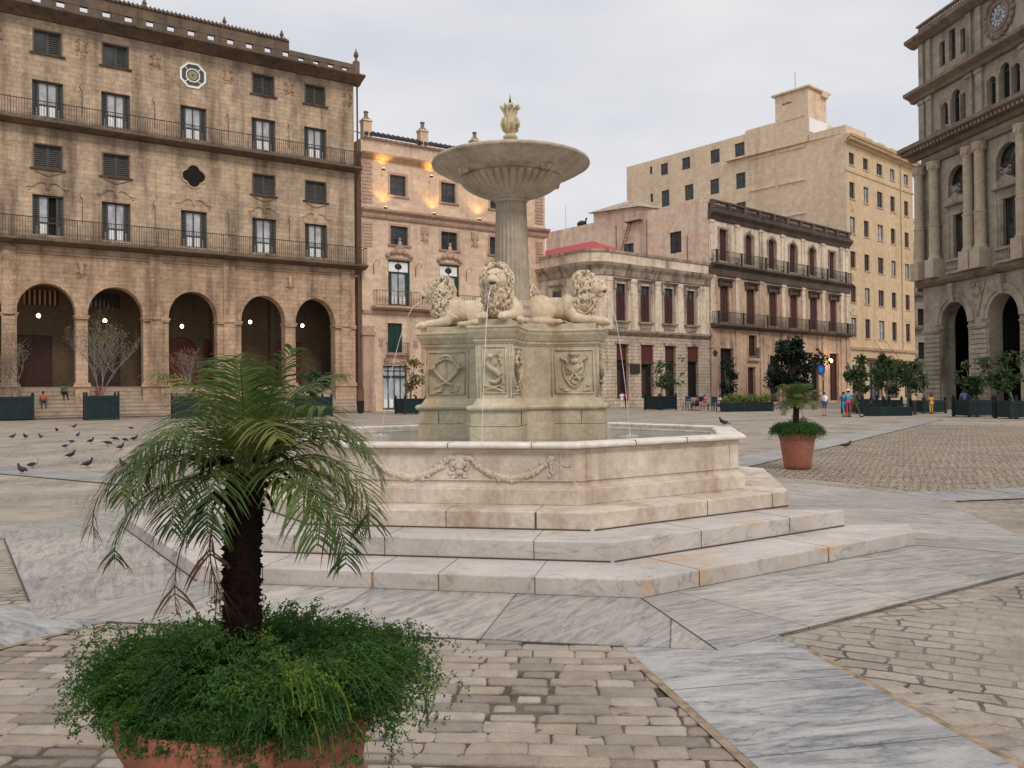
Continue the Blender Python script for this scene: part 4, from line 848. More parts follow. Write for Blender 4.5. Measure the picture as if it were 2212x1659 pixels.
for (a, b, c, d, e_), (da, db, dz0, dz1) in zip(bay6, dr + [(14.8, 16.3, 12.2, 15.6)]):
    mb = MB(); m_ = (a + b) / 2; mb.box(a + .02, b - .02, .25, .35, 15.9, d - e_ + .05)
    archband(mb, m_, d - e_, (b - a) / 2 - .1, (b - a) / 2 - .01, .25, .35, e_ / ((b - a) / 2), 16)
    for k in range(1, 8): 
        t = math.pi * k / 8; mb.tube([(m_, .3, d - e_), (m_ + (b - a) / 2 * .95 * math.cos(t), .3, d - e_ + e_ * .95 * math.sin(t))], .03, 4)
    f = F6.part('arched_window', mb, iron); g = MB(); g.box(a, b, .4, .42, 15.9, d); F6.part('pane', g, glass, f)
    mb = MB(); archband(mb, m_, d - e_, (b - a) / 2, (b - a) / 2 + .3, -.14, .03, e_ / ((b - a) / 2), 18); mb.box(a - .3, a, -.12, .02, 12, d - e_); mb.box(b, b + .3, -.12, .02, 12, d - e_)
    mb.box(a - .05, da, -.05, .22, 12.0, 15.8); mb.box(db, b + .05, -.05, .22, 12.0, 15.8); mb.box(a - .1, b + .1, -.1, .22, 15.6, 16.3); mb.prof(a - .25, b + .25, [(.1, 16.3), (-.45, 16.35), (-.5, 16.5), (.1, 16.55)])
    mb.add([(a - .25, -.45, 16.52), (b + .25, -.45, 16.52), (m_, -.45, 17.3), (a - .25, .1, 16.52), (b + .25, .1, 16.52), (m_, .1, 17.3)], [(0, 1, 2), (0, 2, 5, 3), (1, 4, 5, 2)])
    cart(mb, m_, 17.5, 1.3, .7, -.35, int(m_ * 5), 14)
    F6.part('pedimented_surround', mb, tower)
    f = window(F6, da, db, 12.2, 15.6, frameg, glass, .3, 1, 2, 'tall_window'); mb = MB(); mb.box(da - .1, db + .1, -.75, -.5, 10.8, 11.0); mb.box(da - .1, db + .1, -.78, -.48, 11.75, 11.95)
    for k in range(8): mb.lathe([(.05, 11.0), (.1, 11.25), (.05, 11.75)], 6, (da + .05 + k * (db - da - .1) / 7, -.63, 0))
    F6.part('balcony', mb, tower)
mb = MB()
for u in (.4, 1.4, 6.4, 7.5, 12.2): mb.box(u - .35, u + .35, -.22, .02, 22.5, 26.2); mb.box(u - .42, u + .42, -.3, .03, 25.8, 26.1); mb.box(u - .3, u + .3, -.2, .02, 27.3, 30.9)
for a, b, *_ in ar4: mb.box(a - .14, a - .02, -.12, .03, 22.9, 25.0)
mb.box(2.3, 6.3, -.08, .02, 27.5, 27.9)
for u in (3.0, 4.3, 8.8): mb.ell((u, -.6, 22.75), (.12, .12, .14))
F6.parts('pilaster', mb, tower)
for o in ar4: window(F6, o[0], o[1], o[2], o[3], frameg, dark, .3, 0, 0, 'arched_window', .05, o[4])
for o in wn5: window(F6, *o, frameg, glass, .25, 0, 1)
cx, cz = 9.63, 29.3; mb = MB(); archband(mb, cx, cz, .82, 1.12, -.16, .02, 1, 32, 0, 2 * math.pi)
for k in range(18): a = k * math.pi / 9; mb.ell((cx + 1.42 * math.cos(a), -.1, cz + 1.42 * math.sin(a)), (.26, .14, .26), 7, 5)
archband(mb, cx, cz, 1.1, 1.5, -.1, .01, 1, 32, 0, 2 * math.pi); cart(mb, cx, cz - 1.6, 1.4, .5, -.12, 7, 8)
f = F6.part('clock', mb, towerc); g = MB(); archband(g, cx, cz, .0, .82, -.06, -.03, 1, 32, 0, 2 * math.pi); F6.part('clock_face', g, plain('clock_dial', (.12, .14, .15), .4), f)
g = MB()
ROM = {1: 'I', 2: 'II', 3: 'III', 4: 'IIII', 5: 'V', 6: 'VI', 7: 'VII', 8: 'VIII', 9: 'IX', 10: 'X', 11: 'XI', 12: 'XII'}
for h_ in range(1, 13):
    a = math.pi / 2 - h_ * math.pi / 6; wid = {'I': .05, 'V': .09, 'X': .09}; tot = sum(wid[c_] for c_ in ROM[h_]); x = -tot / 2
    er = Vector((math.cos(a), math.sin(a))); et = Vector((math.sin(a), -math.cos(a)))
    def pt_(t, r): return (cx + er.x * r + et.x * t, -.075, cz + er.y * r + et.y * t)
    for c_ in ROM[h_]:
        w_ = wid[c_]; segs = {'I': [(w_ / 2, w_ / 2)], 'V': [(w_ * .5, .0), (w_ * .5, w_)], 'X': [(0, w_), (w_, 0)]}[c_]
        for s0, s1 in segs: g.tube([pt_(x + s0, .52), pt_(x + s1, .77)], .016, 4)
        x += w_
g.tube([(cx, -.09, cz), (cx + .18, -.09, cz + .33)], .028, 4); g.tube([(cx, -.09, cz), (cx - .35, -.09, cz + .45)], .02, 4)
archband(g, cx, cz, .40, .44, -.08, -.062, 1, 24, 0, 2 * math.pi)
F6.part('clock_numerals', g, whitep, f)
# side-street return: stub of moulding on the far corner
mb = MB(); mb.box(-.5, .02, .3, 2.5, 16.9, 17.3); mb.box(-.45, .02, .2, 1.6, 19.9, 20.3); F6.part('corner_moulding', mb, towerc)

# ================================================================== B7: buildings closing the side street
g7 = ground(1986, 868)
u7 = Vector((math.cos(R(20)), math.sin(R(20)), 0))
sb = thing('side_street_building', Vector((73.5, 150, 0)), R(6), 'dark narrow building with stacked balconies seen down the side street', 'building')
F7 = Face(sb); mb = MB(); walls(mb, -8, 14, 0, 28, [(a, a + 1.6, z, z + 3) for a in (-6, -1, 3, 7) for z in (1, 7, 13, 19)], .3); F7.part('wall', mb, tower)
mb = MB(); mb.box(-7.9, 13.9, .4, .45, .1, 26.9); F7.part('interior', mb, dark)
for z in (6.5, 12.5, 18.5, 24.5): mb = MB(); mb.box(-8, 14, -1.1, .02, z - .3, z); f = F7.part('balcony', mb, blackst); F7.part('railing', rail(-7.9, 13.9, z, z + 1.2, 1.0, .3, .05), iron, f)
sb2 = thing('far_beige_building', Vector((98, 205, 0)), R(6), 'plain beige building rising behind the dark side street building', 'building')
F8 = Face(sb2); mb = MB(); mb.box(-14, 22, 0, 12, 0, 43); F8.part('wall', mb, beige); mb = MB(); mb.box(-14.2, 22.2, -.3, .02, 42.6, 43.3); F8.part('cornice', mb, beige2)
# ================================================================== the square
CX, CY, TH = .012, 11.248, math.degrees(-.195)
vang = lambda k: R(-67.5 + 45 * (k - 1) + TH)
V = lambda k, r: (CX + r * math.cos(vang(k)), CY + r * math.sin(vang(k)))
def paving(name, rot, bw, bh, mort, c1, c2, mc, m0, m1, bump, dist=.035, sc=.4):
    t = NT(name, .82, .25); P = t.map(t.P, (1, 1, 1), (0, 0, rot))
    nd = t.n('ShaderNodeTexNoise'); t.l(P, nd.inputs['Vector']); nd.inputs['Scale'].default_value = 5; nd.inputs['Detail'].default_value = 3
    off = t.n('ShaderNodeVectorMath', operation='MULTIPLY_ADD'); t.l(nd.outputs['Color'], off.inputs[0]); off.inputs[1].default_value = (dist * 2.4, dist * 1.6, 0); t.l(P, off.inputs[2])
    br = t.n('ShaderNodeTexBrick'); t.l(off.outputs[0], br.inputs['Vector']); br.inputs['Scale'].default_value = 1; br.inputs['Brick Width'].default_value = bw; br.inputs['Row Height'].default_value = bh
    br.inputs['Mortar Size'].default_value = mort; br.inputs['Mortar Smooth'].default_value = .35; br.inputs['Bias'].default_value = 0; br.squash = .75; br.squash_frequency = 3; br.offset_frequency = 2
    br.inputs['Color1'].default_value = (*c1, 1); br.inputs['Color2'].default_value = (*c2, 1); br.inputs['Mortar'].default_value = (*mc, 1)
    big = t.noise(t.P, sc, 5, .6); mask = t.ramp(big, m0, m1)
    flat = t.mix(t.ramp(t.noise(t.P, .9, 5, .6), .35, .65), c1, c2)
    keep = t.math('MAXIMUM', mask, t.ramp(br.outputs['Fac'], 1, 0, 0, 1))
    base = t.mix(t.math('MULTIPLY', t.math('SUBTRACT', 1, mask), .88), br.outputs['Color'], flat)
    base = t.mix(1, base, t.gray(t.noise(t.P, .55, 6, .65), .80, 1.18, .32, .68), 'MULTIPLY')
    base = t.mix(t.ramp(t.noise(t.map(t.P, (.35, 1.3, 1)), 1.1, 7, .7), .555, .69, 0, .7), base, (.115, .09, .07))
    base = t.mix(1, base, t.gray(t.noise(t.P, 45, 4, .7), .84, 1.16), 'MULTIPLY')
    base = t.mix(t.ramp(t.noise(t.P, 5, 6, .75), .54, .68, 0, .5), base, (.15, .12, .095))
    base = t.mix(t.ramp(t.noise(t.P, 2.3, 6, .7), .5, .7, 0, .4), base, (.46, .41, .355))
    vo = t.n('ShaderNodeTexVoronoi'); t.l(t.P, vo.inputs['Vector']); vo.inputs['Scale'].default_value = 3.1; base = t.mix(t.ramp(t.math('ADD', vo.outputs['Distance'], t.math('MULTIPLY', t.noise(t.P, 40, 2), .06)), .075, .05, 0, .7), base, (.06, .05, .042))
    t.col(base)
    h = t.math('ADD', t.math('MULTIPLY', t.math('MULTIPLY', br.outputs['Fac'], t.ramp(mask, 0, 1, .12, 1)), -1), t.math('MULTIPLY', t.noise(t.P, 22, 5, .7), .5))
    t.bump(h, bump, .03); return t.m
pave = paving('plaza_setts', R(-9), .25, .125, .017, (.37, .315, .255), (.27, .225, .178), (.08, .065, .05), .50, .62, .7)
pave2 = paving('rough_cobbles', R(14), .17, .11, .018, (.42, .345, .255), (.31, .25, .18), (.085, .065, .048), -.2, .1, 1.0, .06)
mb = MB(); n = 24; mb.add([(400 * math.cos(2 * math.pi * k / n), 60 + 400 * math.sin(2 * math.pi * k / n), 0) for k in range(n)], [tuple(range(n))]); tag(mb.build('ground', pave), kind='structure')
def wedge(a0, a1, r0, r1, z, name, mat):
    mb = MB(); n = 6; I = [(CX + r0 * math.cos(a0 + (a1 - a0) * k / n), CY + r0 * math.sin(a0 + (a1 - a0) * k / n), z) for k in range(n + 1)]; O = [(CX + r1 * math.cos(a0 + (a1 - a0) * k / n), CY + r1 * math.sin(a0 + (a1 - a0) * k / n), z) for k in range(n + 1)]
    mb.add(I + O, [(k, k + n + 1, k + n + 2, k + 1) for k in range(n)]); tag(mb.build(name, mat), kind='structure')
smooth = paving('worn_paving', R(28), .30, .15, .012, (.335, .285, .235), (.245, .205, .168), (.08, .065, .052), .42, .62, .8, .05, .7)
wedge(vang(1), vang(2), 6.0, 16, .004, 'worn_paving', smooth)
# real setts, each with its own outline, where the square is nearest
mt = NT('sett_mortar', .95, .1); mt.col(mt.mix(mt.ramp(mt.noise(mt.P, 2.2, 6, .7), .42, .62), (.07, .055, .045), (.17, .13, .09))); mt.bump(mt.noise(mt.P, 60, 4, .7), .8, .01)  # dark mortar, deepened further to paint occlusion in the gaps
st_ = NT('sett_stone', .75, .3); ge = st_.n('ShaderNodeNewGeometry'); rc_ = st_.n('ShaderNodeValToRGB'); st_.l(ge.outputs['Random Per Island'], rc_.inputs[0]); e_ = rc_.color_ramp.elements
e_[0].color = (.19, .16, .135, 1); e_[1].color = (.345, .30, .255, 1); q_ = rc_.color_ramp.elements.new(.5); q_.color = (.31, .25, .195, 1)
b_ = st_.mix(1, rc_.outputs[0], st_.gray(st_.noise(st_.P, 7, 6, .7), .78, 1.18, .3, .7), 'MULTIPLY'); b_ = st_.mix(1, b_, st_.gray(st_.noise(st_.P, 90, 3, .7), .82, 1.18), 'MULTIPLY')
b_ = st_.mix(st_.ramp(st_.noise(st_.P, 1.1, 5, .6), .5, .68, 0, .6), b_, (.32, .275, .235)); st_.col(b_); st_.bump(st_.noise(st_.P, 30, 5, .7), .5, .01)
def setts(a0, a1, r0, r1, rot, lim, seed, hh=.13, name='paving_setts', strip=None):
    if not strip: wedge(a0, a1, r0 - .2, r1, .0045, 'sett_bed', mt.m)
    rn = random.Random(seed); mb = MB(); c, s = math.cos(rot), math.sin(rot); y = -16.0
    while y < 0:
        h_ = hh * rn.uniform(.82, 1.15); x = -9 + rn.random() * .3
        while x < 9:
            w_ = hh * rn.choice((1.3, 1.6, 1.9, 2.1, 2.5)) * rn.uniform(.9, 1.1); cx_, cy_ = x + w_ / 2, y + h_ / 2; X, Y = cx_ * c - cy_ * s, cx_ * s + cy_ * c; x += w_
            rr_ = math.hypot(X, Y); an = math.atan2(Y, X) % (2 * math.pi)
            if not (a0 % (2 * math.pi) + .47 / rr_ < an < a1 % (2 * math.pi) - .47 / rr_): continue
            if strip and (rr_ * math.sin(an - a0 % (2 * math.pi)) > strip + .35 * mnoise.noise(Vector((X * 1.3, Y * 1.3, 7))) or rr_ < 7.0 + mnoise.noise(Vector((X, Y, 3)))): continue
            inr = rr_ * math.cos((an - (a0 % (2 * math.pi))) - R(22.5))
            if inr < 6.22 * math.cos(R(22.5)) - .02 or Y + CY < lim: continue
            if inr > r1: continue
            fill = mnoise.noise(Vector((X * .9, Y * .9, seed))); g_ = rn.uniform(.010, .028) * (1 if fill < .15 else .4)
            hw_, hh_ = w_ / 2 - g_, h_ / 2 - g_; n = 20; ph = rn.random() * 9; top = .0135 + rn.uniform(-.004, .0045); ring = []
            tx, ty = rn.uniform(-.022, .022), rn.uniform(-.03, .03)
            for k in range(n):
                t = 2 * math.pi * k / n; ct, stt = math.cos(t), math.sin(t); ex = .2; px_ = hw_ * math.copysign(abs(ct) ** ex, ct); py_ = hh_ * math.copysign(abs(stt) ** ex, stt)
                px_ *= 1 + .05 * math.sin(2 * t + ph) + rn.uniform(-.035, .035); py_ *= 1 + .07 * math.sin(3 * t + ph * 2) + rn.uniform(-.07, .07); ring.append((px_, py_))
            vs_ = []
            for f_, z in ((1.04, .004), (1.0, top - .0035), (.95, top), (.5, top + .0008)):
                for (px_, py_) in ring: qx, qy = cx_ + px_ * (1 if f_ > 1 else 1) * f_, cy_ + py_ * f_; vs_.append((qx * c - qy * s, qx * s + qy * c, z + (px_ * tx + py_ * ty if z > .005 else 0)))
            fs = [(i * n + k, i * n + (k + 1) % n, (i + 1) * n + (k + 1) % n, (i + 1) * n + k) for i in range(3) for k in range(n)] + [tuple(range(3 * n, 4 * n))]
            mb.add(vs_, fs)
        y += h_
    o = mb.build(name, st_.m, None, True); o.location = (CX, CY, 0); tag(o, kind='structure')
setts(vang(0), vang(1), 6.0, 9.6, R(-4), 2.4, 4)
setts(vang(1), vang(2), 6.0, 9.6, R(10), 2.4, 8, .14, 'paving_setts', .80)
wedge(vang(3), vang(4), 6.6, 33, .004, 'cobblestones', pave2); wedge(vang(2), vang(3), 7.5, 20, .004, 'cobblestones', pave2)
for k in range(8):              # marble bands radiating from the corners of the octagon
    a = vang(k); L = 34 if k in (3, 4, 7, 0, 6) else 24; r0 = 6.0
    mb = MB(); mb.box(r0, r0 + L, 3 - .525, 3.525, -.02, 0)
    o = mb.build('paving_band', bandm); o.location = (CX + 3 * math.sin(a), CY - 3 * math.cos(a), .020); o.rotation_euler.z = a; tag(o, kind='structure')
    mb = MB()
    for s in (-1, 1): mb.quad((r0 + .3, 3 + s * .545 - .03, 0), (r0 + L, 3 + s * .545 - .03, 0), (r0 + L, 3 + s * .545 + .03, 0), (r0 + .3, 3 + s * .545 + .03, 0))
    o = mb.build('joint_strip', plain('rusty_joint', (.25, .185, .125), .95, var=.5, sc=9) if k == 0 else MAT['rusty_joint']); o.location = (CX + 3 * math.sin(a), CY - 3 * math.cos(a), .0185); o.rotation_euler.z = a; tag(o, kind='structure')
for k in range(8):              # octagonal marble apron
    a = vang(k) + R(22.5) ; m = a
    mb = MB(); ci = math.cos(R(22.5)); ri, ro = 3.3, 6.22
    t_ = math.tan(R(22.5)); A, B = ri * ci, ro * ci
    mb.prism([(-B * t_ + 1.5, -B), (B * t_ + 1.5, -B), (A * t_ + 1.5, -A), (-A * t_ + 1.5, -A)], -.02, 0)
    o = mb.build('marble_apron', apronm if k % 2 == 0 else apronm2); rz = a + R(90); o.location = (CX - 1.5 * math.cos(rz), CY - 1.5 * math.sin(rz), .024); o.rotation_euler.z = rz; tag(o, kind='structure')
    mb = MB(); mb.quad((ro * math.cos(0) - 2.6, -.006, 0), (ro, -.006, 0), (ro, .006, 0), (ro - 2.6, .006, 0)); mb.quad((-0, 0, 0), (0, 0, 0), (0, 0, 0), (0, 0, 0)) if 0 else None
    
    if k in (1, 2): o = mb.build('joint_line', jointd); o.location = (CX, CY, .0265); o.rotation_euler.z = vang(k); tag(o, kind='structure')
    mb = MB(); mb.quad((-B * t_, -B - .011, 0), (B * t_, -B - .011, 0), (B * t_, -B + .004, 0), (-B * t_, -B + .004, 0)); o = mb.build('joint_line', jointd); o.location = (CX, CY, .0175); o.rotation_euler.z = rz; tag(o, kind='structure')
# drain slit and puddle stains by the pigeons
# ================================================================== the fountain
fo = thing('fountain', (CX, CY, 0), 0, 'pale marble fountain with an octagonal basin, four lions, a fluted column and a wide bowl', 'fountain')
L_ = lambda p: (p[0] - CX, p[1] - CY)
def bev(o, wd, seg=2):
    m = o.modifiers.new('b', 'BEVEL'); m.width = wd; m.segments = seg; m.limit_method = 'ANGLE'; m.angle_limit = R(30); return o
def stepjoints(poly, ks, R_, z0, z1, fr, rin):
    mb = MB(); 
    for (k, ts) in fr:
        a = Vector(V(k, R_)); b = Vector(V(k + 1, R_)); d = (b - a).normalized(); n_ = Vector((d.y, -d.x)); Q = Matrix.Translation((a.x - CX, a.y - CY, 0)) @ Matrix.Rotation(math.atan2(d.y, d.x), 4, 'Z'); Ls = (b - a).length
        mb.M = Q
        for t in ts:
            mb.mi = 0 if (t * 10) % 2 < 1 else 1
            wd = .009 if mb.mi == 0 else .003
            mb.box(t * Ls - wd, t * Ls + wd, -.0035, .02, z0 + .004, z1 - .006); mb.mi = 1; mb.box(t * Ls - .0025, t * Ls + .0025, .01, rin, z1 - .02, z1 + .0015)
        mb.mi = 1; mb.box(.02, Ls - .02, -.012, .02, z0 + .001, z0 + .012)
    return mb
h1, h2, h3 = .163, .336, .504
P7 = V(7, 4.88); s1 = [P7, V(0, 4.88), V(1, 4.88), V(2, 4.88), (4.22, 8.99), (2.5, 9.05), (-2.5, P7[1] + .08)]
mb = MB(); mb.prism([L_(p) for p in s1], .0, h1); f = bev(mb.build('step', stepm, fo), .014); stepjoints(0, 0, 4.88, .012, h1, [(-1, (.5,)), (0, (.16, .42, .57, .78)), (1, (.17, .62)), ], .62).build('joints', [jointm, jointd], f)
P7b = V(7, 4.2); s2 = [P7b, V(0, 4.2), V(1, 4.2), V(2, 4.2), (2.4, V(2, 4.2)[1] + .1), (-2.5, P7b[1] + .06)]
mb = MB(); mb.prism([L_(p) for p in s2], .0, h2); f = bev(mb.build('step', stepm, fo), .014); stepjoints(0, 0, 4.2, h1, h2, [(-1, (.5,)), (0, (.1, .37, .79)), (1, (.33, .72))], .55).build('joints', [jointm, jointd], f)
mb = MB(); mb.prism([L_(V(k, 3.62)) for k in range(8)], .0, h3); f = bev(mb.build('step', fmar, fo), .014); stepjoints(0, 0, 3.62, h2, h3, [(-1, (.5,)), (0, (.22, .5, .81)), (1, (.54, .9))], .45).build('joints', [jointd, jointd], f)
# rust-coloured stain runs are part of the stone (see joints); basin
a0 = vang(0)
mb = MB(); mb.lathe([(3.137, h3), (3.137, .655), (3.125, .665), (3.095, .668), (3.085, .678), (3.065, .685), (3.062, .70), (3.06, 1.0), (3.075, 1.03), (3.075, 1.05), (2.82, 1.05), (2.80, 1.03), (2.78, .6)], 8, (0, 0, 0), a0)
ba = mb.build('basin', fmar, fo); bev(ba, .008)
mb = MB(); mb.lathe([(2.83, 1.052), (3.085, 1.052), (3.135, 1.056), (3.152, 1.068), (3.155, 1.085), (3.147, 1.10), (3.125, 1.11), (2.86, 1.112), (2.83, 1.10), (2.83, 1.052)], 8, (0, 0, 0), a0, cap=False); bev(mb.build('rim', rimm, ba), .004)
def sideM(phi, dist, z=0): o_ = Vector((math.cos(phi), math.sin(phi), 0)); M = Matrix(((-math.sin(phi), -o_.x, 0, o_.x * dist), (math.cos(phi), -o_.y, 0, o_.y * dist), (0, 0, 1, z), (0, 0, 0, 1))); return M
ap = 3.06 * math.cos(R(22.5)); rnd = random.Random(5)
for k in range(0, 8, 2):
    mb = MB(); mb.M = sideM(vang(k) + R(22.5), ap) @ Matrix.Diagonal((1, .5, 1, 1))
    for s in (-1, 1):
        P = [(s * (.12 + .8 * t), -.02, .945 - .185 * math.sin(math.pi * t) ** .8 - .0 * t) for t in np.linspace(0, 1, 15)]
        mb.tube(P, [.022 + .018 * math.sin(math.pi * t) for t in np.linspace(0, 1, 15)], 6)
        for (x, y, z) in P:
            for _ in range(5): mb.ell((x + rnd.uniform(-.03, .03), -.035, z + rnd.uniform(-.035, .03)), (rnd.uniform(.012, .022),) * 3, 6, 4)
        mb.ell((s * .93, -.02, .955), (.035, .03, .035)); 
        for q in range(7): mb.ell((s * (.93 + rnd.uniform(-.02, .05)), -.015, .93 - q * .03), (.02, .02, .024), 6, 4)
        mb.tube([(s * (.95 + .025 * q), -.01, .955 - .012 * q + .02 * math.sin(q)) for q in range(8)], .009, 5)
        mb.ell((s * .06, -.05, .90), (.025, .03, .03)); mb.ell((s * .09, -.03, .955), (.05, .03, .03))
    mb.ell((0, -.03, .90), (.062, .05, .075)); mb.ell((0, -.07, .875), (.035, .03, .035)); mb.ell((0, -.05, .82), (.04, .035, .03))
    for q in range(26): t = R(-40 + 260 * q / 25); mb.ell((.088 * math.cos(t), -.02, .895 + .08 * math.sin(t)), (.024, .02, .02), 6, 4)
    for q in range(10): mb.ell((rnd.uniform(-.12, .12), -.02, rnd.uniform(.76, .82)), (.03, .015, .02), 6, 4)
    mb.build('garland', fmar, ba, True)
for k in range(8):
    mb = MB(); mb.M = sideM(vang(k) + R(22.5), ap); hw = 3.06 * math.sin(R(22.5))
    for z0, z1 in ((1.003, 1.014),): mb.box(-hw + .16, hw - .16, -.012, .01, z0, z1)
    for s in (-1, 1): mb.box(s * (hw - .14) - .008, s * (hw - .14) + .008, -.012, .01, .745, 1.014); 
    mb.box(-hw + .005, hw - .005, -.02, .01, .735, .748)
    mb.build('panel_moulding', fmar, ba)
    mb = MB(); mb.M = sideM(vang(k) + R(22.5), 3.158 * math.cos(R(22.5)))
    for x in (-.45, .28) if k % 2 else (-.1, .75):
        mb = MB(); mb.M = sideM(vang(k) + R(22.5), 3.158 * math.cos(R(22.5))); mb.box(x - .0025, x + .0025, .004, .30, 1.08, 1.1125); mb.box(x - .0025, x + .0025, -.001, .03, 1.06, 1.095)
        mb.build('rim_joint', jointd, ba)
wt = NT('water', .06, .5); wt.b.inputs['Base Color'].default_value = (.17, .19, .165, 1); wt.b.inputs['Specular IOR Level'].default_value = .8; wt.bump(wt.noise(wt.P, 9, 4, .6), .5, .02)
mb = MB(); mb.add([(2.79 * math.cos(a0 + k * math.pi / 4), 2.79 * math.sin(a0 + k * math.pi / 4), 0) for k in range(8)], [tuple(range(8))]); o = mb.build('water', wt.m); o.location = (CX, CY, 1.02); tag(o, kind='structure')
# cross-shaped pedestal
LA, WA, CA = 1.155, .22, .32; PH0 = vang(0) + R(22.5)
def ringc(off):
    w_, l_, c_ = WA + off, LA + off, max(.02, CA - .586 * off); pts = []
    for j in range(4):
        a = PH0 + j * math.pi / 2; 
        for (x, y) in ((l_, -w_), (l_, w_), (w_ + c_, w_), (w_, w_ + c_)): pts.append((x * math.cos(a) - y * math.sin(a), x * math.sin(a) + y * math.cos(a)))
    # order: each arm then the chamfer to the next arm
    return pts
def loftc(mb, prof_):
    n = 16; rings = [[(x, y, z) for x, y in ringc(o_)] for o_, z in prof_]
    vs_ = [p for r_ in rings for p in r_]; fs = [(i*n+k, i*n+(k+1)%n, (i+1)*n+(k+1)%n, (i+1)*n+k) for i in range(len(prof_)-1) for k in range(n)]
    mb.add(vs_, fs + [tuple(range(n))[::-1], tuple(range((len(prof_)-1)*n, len(prof_)*n))])
mb = MB(); loftc(mb, [(.075, .6), (.075, 1.205), (.069, 1.21), (.065, 1.215), (.065, 1.385), (.075, 1.387), (.10, 1.40), (.11, 1.425), (.10, 1.452), (.07, 1.462), (.045, 1.468), (.03, 1.49), (.01, 1.525), (0, 1.54), (0, 2.20), (.012, 2.205), (.02, 2.225), (.03, 2.23), (.03, 2.26), (.045, 2.27), (.06, 2.30), (.085, 2.35), (.09, 2.385), (.10, 2.39), (.10, 2.41), (.08, 2.42), (-.02, 2.425), (-.02, 2.50)])
pe = mb.build('pedestal', fst, fo); bev(pe, .006)
mb = MB()
for j in range(4):
    for sgn in (-1, 1):
        mb.M = sideM(PH0 + j * math.pi / 2, WA + .072) 
        for x in ((-.95, .95)): mb.box(x - .002, x + .002, -.001, .02, 1.215, 1.385)
        mb.box(-1.228, -.60, -.0045, .01, 1.206, 1.211); mb.box(.60, 1.228, -.0045, .01, 1.206, 1.211)
    mb.M = sideM(PH0 + j * math.pi / 2, LA + .072); mb.box(-.292, .292, -.0045, .01, 1.206, 1.211)
mb.build('joints', jointd, pe)
def frame4(mb, x0, x1, z0, z1, w_=.014, d=.014):
    mb.box(x0, x1, -d, .005, z0, z0 + w_); mb.box(x0, x1, -d, .005, z1 - w_, z1); mb.box(x0, x0 + w_, -d, .005, z0 + w_, z1 - w_); mb.box(x1 - w_, x1, -d, .005, z0 + w_, z1 - w_)
    mb.box(x0 - .045, x0 - .03, -d * .6, .005, z0 - .045, z1 + .045); mb.box(x1 + .03, x1 + .045, -d * .6, .005, z0 - .045, z1 + .045)
